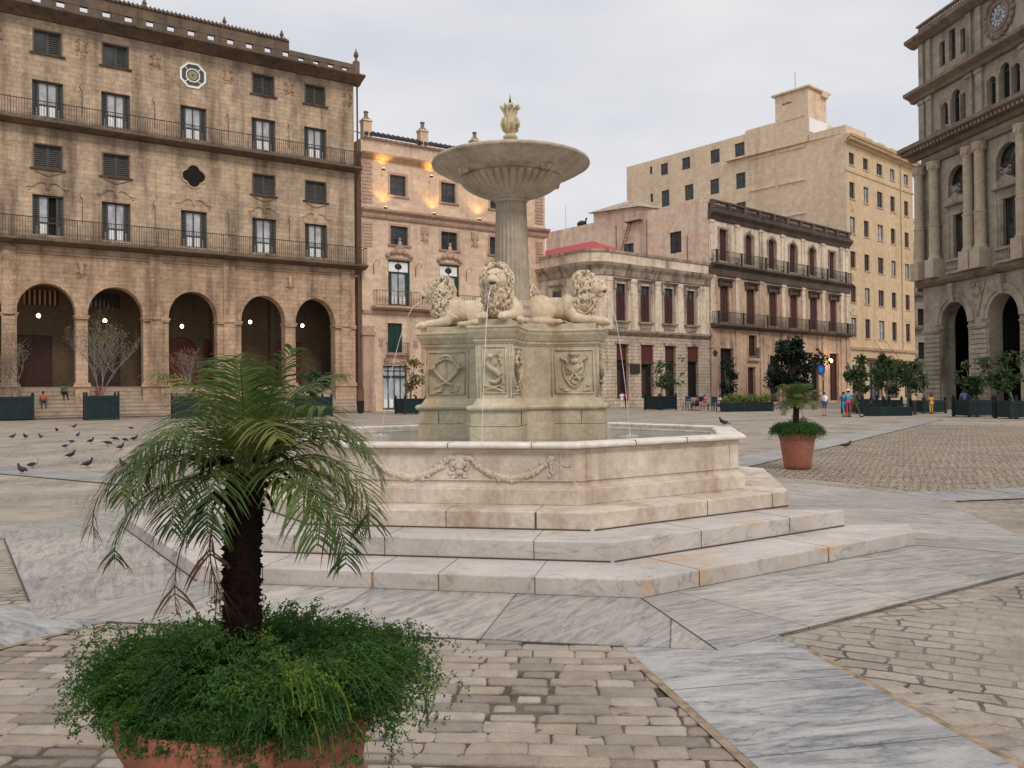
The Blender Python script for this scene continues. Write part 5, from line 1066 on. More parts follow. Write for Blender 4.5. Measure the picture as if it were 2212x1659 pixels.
for j in range(4):
    ph = PH0 + j * math.pi / 2
    # end of the arm: serpent in an S
    mb = MB(); mb.M = sideM(ph, LA); frame4(mb, -.15, .15, 1.6, 2.17)
    S = [(-.06, 2.03), (-.085, 1.97), (-.05, 1.91), (.02, 1.875), (.075, 1.83), (.075, 1.765), (.02, 1.735), (-.045, 1.755)]
    mb.tube([(x, -.03, z) for x, z in S], [.028, .032, .036, .038, .038, .034, .028, .015], 8); mb.ell((-.045, -.045, 2.05), (.04, .035, .032)); 
    for q in range(12): mb.ell((rnd.uniform(-.02, .11), -.02, rnd.uniform(1.94, 2.13)), (rnd.uniform(.012, .022), .02, rnd.uniform(.012, .024)), 6, 4)
    mb.tube([(-.12, -.015, 1.70), (-.02, -.03, 1.68), (.1, -.015, 1.63)], .014, 5); mb.tube([(.12, -.015, 1.72), (0, -.03, 1.67), (-.1, -.015, 1.66)], .014, 5)
    for q in range(6): mb.ell((rnd.uniform(-.12, .12), -.012, rnd.uniform(1.62, 1.72)), (.022, .014, .012), 6, 4)
    mb.build('serpent_relief', fst, pe, True)
    # sides of the arms: horns of plenty (left part) and shield (right part), seen on each of the four fronts
    mb = MB(); mb.M = sideM(ph, WA); frame4(mb, -1.11, -.60, 1.59, 2.16); c = -.855
    for s in (-1, 1):
        mb.tube([(c + s * (.17 - .25 * t), -.03, 1.93 - .20 * math.sin(t * 1.5)) for t in np.linspace(0, 1, 9)], [.034 - .024 * t for t in np.linspace(0, 1, 9)], 8)
        for q in range(11): t = rnd.uniform(0, 6.3); r_ = rnd.uniform(0, .045); mb.ell((c + s * .185 + r_ * math.cos(t), -.04, 1.955 + r_ * math.sin(t)), (.02, .025, .02), 7, 5)
        for q in range(6): mb.ell((c + s * rnd.uniform(.02, .16), -.015, rnd.uniform(1.62, 1.73)), (.028, .014, .01), 6, 4)
        mb.tube([(c + s * (.02 + .018 * q), -.02, 1.69 - .012 * q + .012 * math.sin(q * 1.3)) for q in range(8)], .009, 5)
    mb.tube([(c + .13 * math.cos(t), -.02, 1.985 + .085 * math.sin(t)) for t in np.linspace(0, math.pi, 11)], .018, 6); mb.tube([(c + .085 * math.cos(t), -.022, 2.03 + .085 * math.sin(t)) for t in np.linspace(.1, math.pi - .1, 11)], .026, 6)
    mb.tube([(c, -.012, 1.79), (c, -.012, 2.03)], .008, 5); mb.build('horn_relief', fst, pe, True)
    mb = MB(); mb.M = sideM(ph, WA); frame4(mb, .60, 1.11, 1.59, 2.16); c = .855
    P = [(c - .14, 2.03), (c - .145, 1.9), (c - .12, 1.8), (c - .06, 1.71), (c, 1.67), (c + .06, 1.71), (c + .12, 1.8), (c + .145, 1.9), (c + .14, 2.03)]
    mb.tube([(x, -.015, z) for x, z in P], .014, 6); mb.prof(c - .12, c + .12, [(.005, 1.82), (-.012, 1.84), (-.012, 1.99), (.005, 2.0)])
    mb.M = sideM(ph, WA) @ Matrix.Translation((c, 0, 0)); mb.lathe([(.03, 1.98), (.055, 1.995), (.06, 2.03), (.03, 2.05), (.045, 2.07), (.075, 2.09), (.075, 2.115), (.02, 2.12)], 14); mb.M = sideM(ph, WA)
    for s in (-1, 1):
        mb.tube([(c + s * (.08 + .02 * q), -.02, 1.99 + .016 * q + .012 * math.sin(q)) for q in range(6)], .016, 5); mb.tube([(c + s * .1, -.02, 1.93), (c, -.03, 1.86), (c - s * .07, -.02, 1.77)], .013, 5)
        for q in range(5): mb.ell((c + s * rnd.uniform(.08, .2), -.012, rnd.uniform(1.62, 1.70)), (.03, .012, .01), 6, 4)
    mb.tube([(c + .02 + .045 * math.cos(t), -.022, 1.76 + .04 * math.sin(t)) for t in np.linspace(.5, 5.5, 12)], .014, 5)
    mb.build('shield_relief', fst, pe, True)
# fluted column
fl = lambda k, r, z: 1 - .14 * (1 - abs(math.cos(math.pi * (k % 6) / 6 - 0)) ** 1.0 if 0 else (math.sin(math.pi * (k % 6) / 6) ** .8))
mb = MB(); mb.lathe([(.40, 2.49), (.40, 2.58), (.33, 2.60)], 8, a0=a0 + R(22.5)); mb.lathe([(.33, 2.58), (.345, 2.61), (.345, 2.66), (.30, 2.69), (.285, 2.72), (.30, 2.74), (.29, 2.775), (.255, 2.79), (.243, 2.83)], 48)
mb.lathe([(.243, 2.80), (.243, 2.84)] + [(.241 - .038 * t ** 1.2, 2.86 + 1.30 * t) for t in np.linspace(0, 1, 12)] + [(.203, 4.17)], 144, flute=fl, cap=False)
mb.lathe([(.21, 4.15), (.222, 4.165), (.21, 4.18), (.205, 4.19), (.25, 4.205), (.255, 4.225), (.22, 4.235)], 48)
mb.build('column', stone('column_marble', (.48, .41, .33), (.43, .39, .31), (.20, .12, .085), 2.2, None, .8, .65, .2, .6, .08, .9, slo=.44, shi=.62), fo, True)
# bowl
def gad(k, r, z):
    if 4.225 < z < 4.452 and r > .27: return 1 - (0, .02, .02, 0, .05, .10, .05)[k % 6] * 1.0 * min(1, (r - .27) * 5)
    return 1
BP = [(.20, 4.205), (.24, 4.215), (.30, 4.23), (.38, 4.25), (.47, 4.28), (.55, 4.318), (.62, 4.365), (.665, 4.41), (.685, 4.44), (.688, 4.452), (.665, 4.458), (.655, 4.463), (.67, 4.47), (.76, 4.50), (.86, 4.54), (.95, 4.585), (1.01, 4.625), (1.03, 4.64), (1.052, 4.645), (1.06, 4.665), (1.052, 4.69), (1.03, 4.70), (.98, 4.69), (.85, 4.64), (.6, 4.60), (.2, 4.58)]
mb = MB(); mb.lathe(BP, 240, flute=gad); bo_ = mb.build('bowl', bowlm, fo, True)
for q in range(4):
    a = R(-53 + 90 * q); mb = MB(); mb.M = sideM(a, .76, 4.50)
    mb.ell((0, -.0, -.005), (.06, .05, .055)); mb.ell((0, -.05, -.02), (.03, .03, .03))
    for t in np.linspace(-.6, 3.74, 15): mb.ell((.075 * math.cos(t), .0, .0 + .075 * math.sin(t)), (.026, .03, .026), 6, 4)
    mb.build('lion_mask', bowlm, bo_, True)
mb = MB(); mb.lathe([(.1, 4.58), (.1, 4.63), (.062, 4.66), (.06, 4.98), (.065, 5.0), (.095, 5.02), (.10, 5.045), (.075, 5.065), (.055, 5.08), (.07, 5.10), (.098, 5.15), (.105, 5.21), (.095, 5.27), (.075, 5.33), (.068, 5.37), (.05, 5.40)], 28, flute=lambda k, r, z: 1 + (.07 * math.cos(math.pi * k / 3.5) if 5.1 < z < 5.34 else 0))
for q in range(8):
    a = q * math.pi / 4 + .2
    for (pp, rr) in (([(.06, 5.32), (.075, 5.38), (.10, 5.43), (.135, 5.445), (.135, 5.425)], [.02, .03, .028, .018, .008]), ([(.05, 5.1), (.09, 5.13), (.115, 5.2), (.11, 5.27), (.1, 5.3)], [.012, .022, .024, .016, .006])):
        mb.tube([(r_ * math.cos(a), r_ * math.sin(a), z) for r_, z in pp], rr, 6)
mb.lathe([(.05, 5.38), (.055, 5.43), (.045, 5.47), (.02, 5.50)], 14); fi = mb.build('finial', finm, fo, True)
mb = MB(); mb.lathe([(.014, 5.48), (.018, 5.52), (.008, 5.56), (.002, 5.62)], 8); mb.build('spike', iron, fi)
# lions
def make_lion(seed):
    rnd = random.Random(seed); mb = MB(); E = mb.ell
    E((.17, 0, .20), (.20, .165, .185), 16, 12); E((.36, 0, .20), (.27, .135, .15), 16, 12); E((.58, 0, .22), (.19, .16, .19), 16, 12)
    for s in (-1, 1):
        E((.20, s * .135, .145), (.18, .075, .135), 14, 10); mb.tube([(.10, s * .17, .05), (.22, s * .20, .035), (.38, s * .195, .03)], [.05, .045, .04], 10); E((.42, s * .195, .032), (.065, .045, .032), 12, 8)
        mb.tube([(.56, s * .14, .16), (.62, s * .15, .08), (.74, s * .145, .055), (.90, s * .125, .045)], [.08, .068, .055, .048], 12)
        E((.955, s * .12, .030), (.085, .062, .05), 14, 10)
        for t in (-.036, -.012, .012, .036): E((1.02, s * .12 + t, .015), (.028, .014, .026), 8, 6)
    mb.tube([(.0, .02, .16), (-.04, .1, .06), (.06, .2, .03), (.2, .26, .03)], [.03, .024, .02, .018], 8); E((.24, .26, .035), (.05, .03, .03))
    E((.72, 0, .33), (.15, .155, .24), 18, 14); E((.80, 0, .46), (.135, .14, .135), 18, 14)            # neck, head
    E((.895, 0, .475), (.075, .085, .075), 14, 10); E((.955, 0, .445), (.062, .052, .042), 14, 10); E((.975, 0, .462), (.032, .035, .022), 12, 8)   # muzzle
    E((.94, 0, .375), (.045, .042, .022), 12, 8); E((.925, 0, .355), (.04, .045, .03))                    # open lower jaw
    for s in (-1, 1): E((.93, s * .045, .425), (.045, .026, .034), 10, 8); E((.895, s * .05, .53), (.045, .033, .02), 10, 8); E((.94, s * .036, .505), (.014, .016, .013), 8, 6); E((.79, s * .12, .56), (.03, .03, .04), 10, 8)
    E((.93, 0, .51), (.045, .022, .04), 10, 8)
    body = fuse(mb, .0085, 'lion', lionm)
    # mane of thick locks
    mb = MB()
    for k in range(620):
        u = rnd.uniform(-1, 1); t = rnd.uniform(0, 2 * math.pi); s_ = math.sqrt(1 - u * u); d = Vector((s_ * math.cos(t), s_ * math.sin(t), u))
        if k % 2: c0 = Vector((.725, 0, .46)); r0 = Vector((.165, .19, .205))
        else: c0 = Vector((.705, 0, .28)); r0 = Vector((.165, .18, .235))
        p = Vector((c0.x + d.x * r0.x, d.y * r0.y, c0.z + d.z * r0.z))
        if p.z < .03: continue
        if p.x > .86 and p.z > .33 and abs(p.y) < .085: continue
        if p.x > .835 and p.z > .50 and abs(p.y) < .06: continue
        dn = Vector((rnd.uniform(-.35, .25), rnd.uniform(-.35, .35) + d.y * .3, -1)); dn = (dn - d * dn.dot(d)); 
        if dn.length < .2: dn = Vector((-1, rnd.uniform(-.6, .6), -.2))
        dn.normalize(); x = dn.cross(d).normalized(); L0 = rnd.uniform(.05, .085); w0 = rnd.uniform(.009, .0145); c_ = rnd.choice((-1, 1)) * .5
        pts = []; q = p.copy(); dd = dn.copy()
        for i in range(5): pts.append(q + d * (.012 * math.sin(i * 1.1))); dd = (dd + x * c_ * .5).normalized(); q = q + dd * L0 / 4
        mb.tube(pts, [w0 * .7, w0, w0 * 1.05, w0 * .8, w0 * .35], 6)
    mane = fuse(mb, .0058, 'mane', lionm, body, True, 1)
    mb = MB(); mb.ell((.962, 0, .403), (.040, .040, .022), 12, 8); mb.ell((.985, .0, .448), (.02, .02, .006)); 
    mb.build('mouth', jointd, body, True); mb = MB()  # dark ellipsoid painting the shade inside the open mouth
    for s in (-1, 1): mb.ell((.951, s * .040, .504), (.011, .014, .008), 8, 6)
    mb.build('eyes', jointd, body, True)
    return body
lion = make_lion(2); lion.parent = fo
LN = ['marble lion facing the front, mouth open, on the near arm of the pedestal', 'marble lion facing right above the shield panel', 'marble lion facing away behind the column', 'marble lion facing left, seen from its side']
for j in range(4):
    a = PH0 + j * math.pi / 2; l2 = lion if j == 0 else dup(lion, (0, 0, 0)); l2.parent = fo; l2.location = (.20 * math.cos(a), .20 * math.sin(a), 2.497); l2.rotation_euler.z = a; l2.scale = (1.06, 1.06, 1.06); l2['label'] = LN[j]
# water jets from the mouths
wj = NT('jet_water', .15, .5); wj.b.inputs['Base Color'].default_value = (.9, .92, .95, 1); wj.b.inputs['Alpha'].default_value = .5; wj.b.inputs['Transmission Weight'].default_value = .3
JL = ['thin stream of water falling straight down in front of the serpent panel', 'thin stream of water falling at the right of the pedestal', 'thin stream of water falling behind the pedestal', 'thin stream of water arching down at the left of the pedestal']
for j in range(4):
    a = PH0 + j * math.pi / 2; mb = MB(); P = []; Q = []
    for i in range(22):
        t = i / 21; dr_ = 1.86 * t; r_ = 1.25 + (.60, .30, .6, .62)[j] * math.sqrt(t) ; P.append((r_ * math.cos(a), r_ * math.sin(a), 2.885 - dr_)); Q.append(.0062 - .0028 * t + .0008 * math.sin(i * 1.7))
    mb.tube(P, Q, 6); rn = random.Random(j)
    for i in range(50): t = rn.uniform(0, 6.3); q = rn.uniform(0, .13); mb.ell((P[-1][0] + q * math.cos(t), P[-1][1] + q * math.sin(t), 1.022 + rn.uniform(0, .05) * (1 - q * 6)), (.008,) * 3, 5, 4)
    o = mb.build('water_jet', wj.m, None, True); o.location = (CX, CY, 0); tag(o, JL[j], 'water jet', 'jets from the lions')
# ================================================================== plants
def frond(mb, base, az, el, L, droop, rnd, nl=46, ll=.15, wd=.0075, start=.16, curl=1.2, side=0.0):
    p = Vector(base); seg = 14; pts = []; dirs = []
    for i in range(seg + 1):
        t = i / seg; e = el - droop * t ** curl; d = Vector((math.cos(e) * math.cos(az + side * t), math.cos(e) * math.sin(az + side * t), math.sin(e)))
        pts.append(p.copy()); dirs.append(d); p = p + d * L / seg
    mb.mi = 0; mb.tube(pts, [wd * .95 * (1 - .75 * i / seg) for i in range(seg + 1)], 4)
    for i in range(nl):
        t = start + (1 - start) * (i + rnd.random() * .6) / nl; x = t * seg; k = min(int(x), seg - 1); q = pts[k].lerp(pts[k + 1], x - k); d = dirs[k]
        lat = d.cross(Vector((0, 0, 1))); lat = lat.normalized() if lat.length > .05 else Vector((1, 0, 0)); up = lat.cross(d)
        for s in (-1, 1):
            l_ = ll * (math.sin(math.pi * min(1, .15 + .85 * (t - start) / (1 - start))) ** .6 * .85 + .22) * rnd.uniform(.8, 1.1)
            dv = (lat * s * rnd.uniform(.75, 1.0) + d * rnd.uniform(.45, .8) + up * rnd.uniform(-.1, .35)).normalized(); wv = dv.cross(up).normalized() * wd * rnd.uniform(.7, 1.15)
            a = q.copy(); vs_ = []; 
            for j, (w_, g) in enumerate(((.55, 0), (1, .10), (.75, .3), (.08, .55))):
                vs_ += [tuple(a + wv * w_), tuple(a - wv * w_)]; dv = (dv + Vector((0, 0, -1)) * (.16 + .12 * j)).normalized(); a = a + dv * l_ / 3
            mb.add(vs_, [(0, 1, 3, 2), (2, 3, 5, 4), (4, 5, 7, 6)])
def sprig(mb, base, az, el, L, droop, rnd, nn=16, s=.02):
    p = Vector(base); pts = []; n = 9
    for i in range(n + 1):
        t = i / n; e = el - droop * t ** 1.7; d = Vector((math.cos(e) * math.cos(az), math.cos(e) * math.sin(az), math.sin(e))); pts.append((p.copy(), d)); p = p + d * L / n
    q = [a for a, b in pts]; vs_ = []
    for a, d in pts: lat = Vector((-math.sin(az), math.cos(az), 0)) * .0014; vs_ += [tuple(a - lat), tuple(a + lat)]
    mb.add(vs_, [(2*i, 2*i+1, 2*i+3, 2*i+2) for i in range(n)])
    for i in range(nn):
        x = rnd.uniform(.8, n); k = min(int(x), n - 1); c = q[k].lerp(q[k + 1], x - k); d = pts[k][1]; b = c + Vector((rnd.gauss(0, 1), rnd.gauss(0, 1), rnd.gauss(.1, .8))).normalized() * s * rnd.uniform(.4, 1.6)
        for _ in range(3):
            u = Vector((rnd.gauss(0, 1), rnd.gauss(0, 1), rnd.gauss(0, 1))).normalized() * s * rnd.uniform(.5, 1.0); v_ = u.cross(d + Vector((.01, .3, .2))).normalized() * s * .16
            m_ = b + u * .5; mb.add([tuple(b), tuple(m_ + v_), tuple(b + u), tuple(m_ - v_)], [(0, 1, 2, 3)])
def potted_palm(label, seed, hero):
    rnd = random.Random(seed); root = thing('potted_palm', (0, 0, 0), 0, label, 'potted palm', 'potted palms around the fountain'); col_ = lambda a, b: rnd.uniform(a, b)
    mb = MB(); mb.lathe([(.24, 0), (.262, .02), (.275, .10), (.32, .42), (.342, .56), (.336, .585), (.352, .60), (.368, .63), (.374, .70), (.368, .715), (.345, .715), (.335, .66), (.33, .62)], 48, cap=True)
    if hero: mb.lathe([(.327, .46), (.334, .465), (.337, .48), (.331, .487)], 48, cap=False)
    mb.build('pot', terra, root, True)
    mb = MB(); mb.lathe([(.33, .64), (.12, .67), (.0, .675)], 16); mb.build('soil', soil, root)
    # trunk
    H = 1.375 if hero else 1.30; th = MB(); P = [(.0 - .02 * math.sin(t * 3), .0, .62 + (H - .62) * t) for t in np.linspace(0, 1, 10)]
    th.tube(P, [.054, .051, .049, .047, .047, .048, .049, .050, .048, .042] if hero else [.06] * 10, 14)
    for k in range(1700 if hero else 120):
        z = rnd.uniform(.66, H); a = col_(0, 6.283); r0 = .046; b = Vector((r0 * math.cos(a) - .02 * math.sin(3 * (z - .62) / (H - .62)), r0 * math.sin(a), z)); d = Vector((math.cos(a), math.sin(a), col_(.3, 1.2))).normalized(); l_ = col_(.008, .022)
        tt = Vector((-math.sin(a), math.cos(a), 0)) * col_(.0012, .003); th.add([tuple(b - tt), tuple(b + tt), tuple(b + d * l_), tuple(b + Vector((0, 0, .02)))], [(0, 1, 2), (1, 3, 2), (3, 0, 2)])
    if hero:
        for k in range(14):
            a = col_(0, 6.28); z = col_(1.28, 1.42); b = Vector((.06 * math.cos(a), .06 * math.sin(a), z)); th.tube([tuple(b), tuple(b + Vector((math.cos(a) * .04, math.sin(a) * .04, .015))), tuple(b + Vector((math.cos(a) * .075, math.sin(a) * .075, -.01))), tuple(b + Vector((math.cos(a) * .09, math.sin(a) * .09, -.04)))], [.009, .007, .006, .004], 5)
    th.build('trunk', bark, root)
    # crown
    nf = 25 if hero else 34; wd = .0034 if hero else .0065
    for k in range(nf):
        t = (k + .5) / nf; az = k * 2.39996 + col_(-.25, .25); el = R(86) - R(56) * t ** .9 + col_(-.2, .2)
        if hero and t > .55 and math.cos(az + R(90)) > .6: continue
        L = (col_(.36, .45) if hero else col_(.56, .66)) * (.85 + .15 * math.sin(math.pi * t)); 
        mb = MB(); frond(mb, (.03 * math.cos(az), .03 * math.sin(az), H - .03 + .05 * (1 - t)), az, el, L, (R(45) + R(100) * min(1, t * 1.5) if hero else R(65) + R(75) * t) + (0 if hero else 0) + col_(-.35, .35), rnd, 34 if hero else 26, .165 if hero else .19, wd, .14, 1.55, col_(-.3, .3))
        mb.build('frond', palmY if (k % 6 == 4 or (t > .8 and k % 2)) else palmG, root)
    if hero:
        for az, el, L, dr in ((R(198), R(35), .56, R(150)), (R(172), R(48), .52, R(150)), (R(-14), R(35), .53, R(155)), (R(8), R(50), .50, R(150)), (R(-48), R(25), .50, R(120)), (R(205), R(10), .46, R(110)), (R(150), R(15), .44, R(120)), (R(-25), R(5), .46, R(105)), (R(30), R(15), .44, R(120)), (R(-95), R(30), .36, R(150)), (R(120), R(75), .46, R(60)), (R(-130), R(40), .42, R(120))):
            mb = MB(); frond(mb, (.03 * math.cos(az), .03 * math.sin(az), H - .02), az, el, L, dr, rnd, 40, .17, wd, .12, 1.35); mb.build('frond', palmG, root)
    for az, el, L in ((R(195), R(5), .44), (R(215), R(-15), .38)) if hero else ((R(-30), R(-20), .5), (R(200), R(-30), .4)):
        mb = MB(); frond(mb, (.03 * math.cos(az), .03 * math.sin(az), H - .06), az, el, L, R(105), rnd, 20, .16, .004 if hero else .006, .35, .45); mb.build('frond', palmB, root, label='withered brown hanging frond')
    # trailing asparagus fern
    N = 2900 if hero else 900; mb = MB(); ml = MB()
    for k in range(N):
        az = col_(0, 6.283); r0 = .31 * math.sqrt(rnd.random()); b = (r0 * math.cos(az), r0 * math.sin(az), .66 + .05 * rnd.random()); az2 = az + rnd.gauss(0, .35)
        side = max(0, math.cos(az - R(-15))) ** 2 if hero else .05
        L = (col_(.13, .22) if hero else col_(.24, .36)) + r0 * .08 + (side * rnd.random() * .27 if r0 > .2 else 0) + (max(0, math.cos(az - R(195))) ** 4 * rnd.random() * .14 if hero and r0 > .2 else 0)
        if hero: L *= (.85 + .55 * mnoise.noise(Vector((math.cos(az) * 1.6, math.sin(az) * 1.6, r0 * 6)))) * (1 - .22 * max(0, -math.sin(az)) * (r0 > .18)) + .12
        if hero and r0 > .17 and math.cos(az - R(238)) > .55: L *= .62
        if hero and r0 < .17: L += .05
        if hero and r0 > .22 and abs(az - R(186)) < .3: L += .16 * rnd.random()
        el = R(86) - r0 / .31 * R(30) + rnd.gauss(0, .2); dr = R(55) + (r0 / .31) * R(120) * (.6 + rnd.random() * .7)
        tgt = ml if rnd.random() < .02 or (hero and abs(az - R(308)) < .12 and rnd.random() < .4) else mb
        sprig(tgt, b, az2, el, L, dr, rnd, 42 if hero else 20, .0165 if hero else .036)
    f = mb.build('trailing_fern', fernG, root); ml.build('lime_sprigs', fernL, f)
    return root
p_ = ground(534, 1400); hero = potted_palm('large potted palm in the foreground, its terracotta pot overflowing with trailing fern', 11, True)
dz = 2.52; hero.location = ((534 - 1106) / FPX * dz, dz, 0)
g = ground(1723, 1013); small = potted_palm('potted palm standing on the paving at the right of the fountain', 23, False); small.location = (g.x, g.y, .012)
g = ground(566, 1038); dup(small, (g.x, g.y, .012), R(140), 'potted palm half hidden behind the foreground palm')

def leaves(mb, c, r, n, s, rnd, shell=.55, flat=.5):
    for _ in range(n):
        d = Vector((rnd.gauss(0, 1), rnd.gauss(0, 1), rnd.gauss(0, 1))).normalized() * (shell + (1 - shell) * rnd.random()) * (1 if rnd.random() < .8 else rnd.random() * 1.25)
        p = Vector((c[0] + d.x * r[0], c[1] + d.y * r[1], c[2] + d.z * r[2])); a = Vector((rnd.gauss(0, 1), rnd.gauss(0, 1), rnd.gauss(0, flat))).normalized() * s * rnd.uniform(.6, 1.3); b = a.cross(Vector((rnd.gauss(0, 1), rnd.gauss(0, 1), rnd.gauss(1, .5)))).normalized() * s * .42
        mb.add([tuple(p), tuple(p + a * .5 + b), tuple(p + a), tuple(p + a * .5 - b)], [(0, 1, 2, 3)])
def branches(mb, base, d, L, r, depth, rnd, tips, spread=.6, up=.15):
    p = Vector(base); pts = [p.copy()]; n = 4; dd = Vector(d).normalized()
    for i in range(n): dd = (dd + Vector((rnd.gauss(0, .12), rnd.gauss(0, .12), up * .3 + rnd.gauss(0, .06)))).normalized(); p = p + dd * L / n; pts.append(p.copy())
    mb.tube(pts, [r * (1 - .45 * i / n) for i in range(n + 1)], 5 if depth > 1 else 3)
    if depth <= 0: tips.append(p); return
    for k in range(rnd.choice((2, 3, 3)) + (1 if depth > 2 else 0)):
        q = pts[rnd.choice((2, 3, 4))] if k else pts[-1]; nd = (dd + Vector((rnd.gauss(0, spread), rnd.gauss(0, spread), rnd.gauss(up, spread * .5)))).normalized(); branches(mb, q, nd, L * rnd.uniform(.6, .85), r * .55, depth - 1, rnd, tips, spread, up)
def planter_box(root, w_, h_, mat=None):
    mb = MB(); a = w_ / 2; t = .07; m_ = mat or pgreen
    mb.box(-a, a, -a, -a + t, .08, h_); mb.box(-a, a, a - t, a, .08, h_); mb.box(-a, -a + t, -a + t, a - t, .08, h_); mb.box(a - t, a, -a + t, a - t, .08, h_)
    n = 8
    for i in range(n): x = -a + .1 + (w_ - .2) * i / n; mb.box(x, x + (w_ - .2) / n - .02, -a - .022, -a - .003, .2, h_ - .22)
    mb.box(-a, a, -a - .04, -a - .001, h_ - .18, h_ - .02); mb.box(-a, a, -a - .04, -a - .001, .08, .2)
    f = mb.build('planter_box', m_, root)
    for sx in (-1, 1):
        for sy in (-1, 1): mb = MB(); x, y = sx * (a - .02), sy * (a - .02); mb.box(x - .07, x + .07, y - .07, y + .07, 0, h_ + .12); mb.box(x - .09, x + .09, y - .09, y + .09, h_ + .12, h_ + .16); mb.lathe([(.03, 0), (.07, .05), (.05, .12)], 8, (x, y, h_ + .16)); mb.build('corner_post', m_, root)
    mb = MB(); mb.box(-a + t, a - t, -a + t, a - t, h_ - .2, h_ - .1); mb.build('soil', soil, root)
def px_loc(x, y): g_ = ground(x, y); return g_, g_.y / FPX         # metres per photo pixel at that depth
def planter(x, y, wpx, top, label, kind, crown=None, lm=leafA, seed=1, n=1500, bare=None, ls=.2, rz=.55):
    g_, k = px_loc(x, y); rnd = random.Random(seed); w_ = wpx * k * .86; h_ = (y - top) * k; c = Vector((g_.x, g_.y + w_ * .5, 0))
    root = thing('planter', c, rz, label, 'planter', 'dark green planter boxes around the square'); planter_box(root, w_, h_)
    inv = Matrix.Rotation(-rz, 4, 'Z')
    if bare:
        tb_ = MB(); tips = []; rr = .06
        for s in range(bare[1]): branches(tb_, (rnd.uniform(-.1, .1), rnd.uniform(-.1, .1), h_ - .15), (rnd.gauss(0, .25), rnd.gauss(0, .25), 1), bare[0] * .36, .055, 4, rnd, tips, .55, .25)
        tb_.build('branches', twig, root)
        lb = MB(); 
        for t in tips: leaves(lb, t, (.2, .2, .2), 2, .10, rnd, 0)
        lb.build('sparse_leaves', leafY, root)
    if crown:
        cx0, cy0, rx, ry = crown; z = EYE + (850 - .01 * (cx0 - 1106) - cy0) * k; dx = (cx0 - x) * k; rx *= k * .86; ry *= k * .88; n = int(n * .8)
        tb_ = MB(); tips = []; tb_.tube([(0, 0, h_ - .2), (dx * .3, .05, (h_ + z) / 2 - ry * .3), (dx, 0, z - ry * .2)], [.09, .07, .04], 7)
        lb = MB(); cl = []
        for _ in range(13): a = rnd.uniform(0, 6.28); u = rnd.uniform(-1, 1); s = math.sqrt(1 - u * u) * rnd.uniform(.4, .95); cl.append((dx + rx * .95 * s * math.cos(a), rx * .8 * s * math.sin(a), z + ry * .92 * u))
        for q in cl: tb_.tube([(dx * .5, 0, (h_ + z) / 2), q], [.035, .012], 4); rr = rnd.uniform(.28, .5); leaves(lb, q, (rx * rr, rx * rr, ry * rr * .8), int(n * rnd.uniform(.25, .75)) // 13, ls * 1.1, rnd, .3)
        for _ in range(10): a = rnd.uniform(0, 6.28); q = (dx + rx * 1.0 * math.cos(a), rx * .6 * math.sin(a), z + ry * rnd.uniform(-.6, 1.05)); leaves(lb, q, (.25, .25, .25), 18, ls, rnd)
        f = tb_.build('trunk', barkt, root); lb.build('crown', lm, root)
    return root
planter(12, 909, 80, 857, 'dark green planter at the left edge holding bare branches', 0, bare=(4.0, 3), seed=2)
planter(203, 908, 74, 855, 'dark green planter with a tall bare pale twiggy tree in front of the stairs', 0, bare=(5.6, 5), seed=3)
planter(396, 904, 70, 856, 'dark green planter with bare branches behind the foreground palm', 0, bare=(3.6, 2), seed=4)
planter(670, 901, 72, 858, 'dark green planter with a small rounded green shrub under the last arch', 0, (672, 830, 34, 34), leafA, 5, 1500)
planter(884, 895, 58, 861, 'dark green planter with a thin yellowish tree beside the fountain pedestal', 0, (888, 808, 26, 48), leafY, 6, 900, ls=.24)
planter(1431, 886, 56, 856, 'dark green planter with a bright green spreading shrub before the corner building', 0, (1448, 808, 50, 38), leafA, 7, 2300)
planter(2017, 893, 60, 865, 'dark green planter with a thin shrub at the far left of the exchange arches', 0, (1990, 812, 30, 38), leafA, 8, 1100, rz=.1)
planter(2118, 901, 66, 864, 'dark green planter with a leafy dark shrub between the two exchange arches', 0, (2112, 815, 36, 42), leafA, 9, 1900, rz=.1)
planter(2205, 905, 60, 866, 'dark green planter with a wide tree at the right edge of the square', 0, (2182, 803, 42, 44), leafA, 10, 1900, rz=.1)
planter(1868, 894, 60, 862, 'dark green planter with a bushy tree behind the strolling people', 0, (1872, 812, 42, 44), leafA, 11, 2300)
planter(1925, 891, 52, 864, 'dark green planter with a tall shrub next to the street corner', 0, (1938, 812, 34, 40), leafA, 12, 1900)
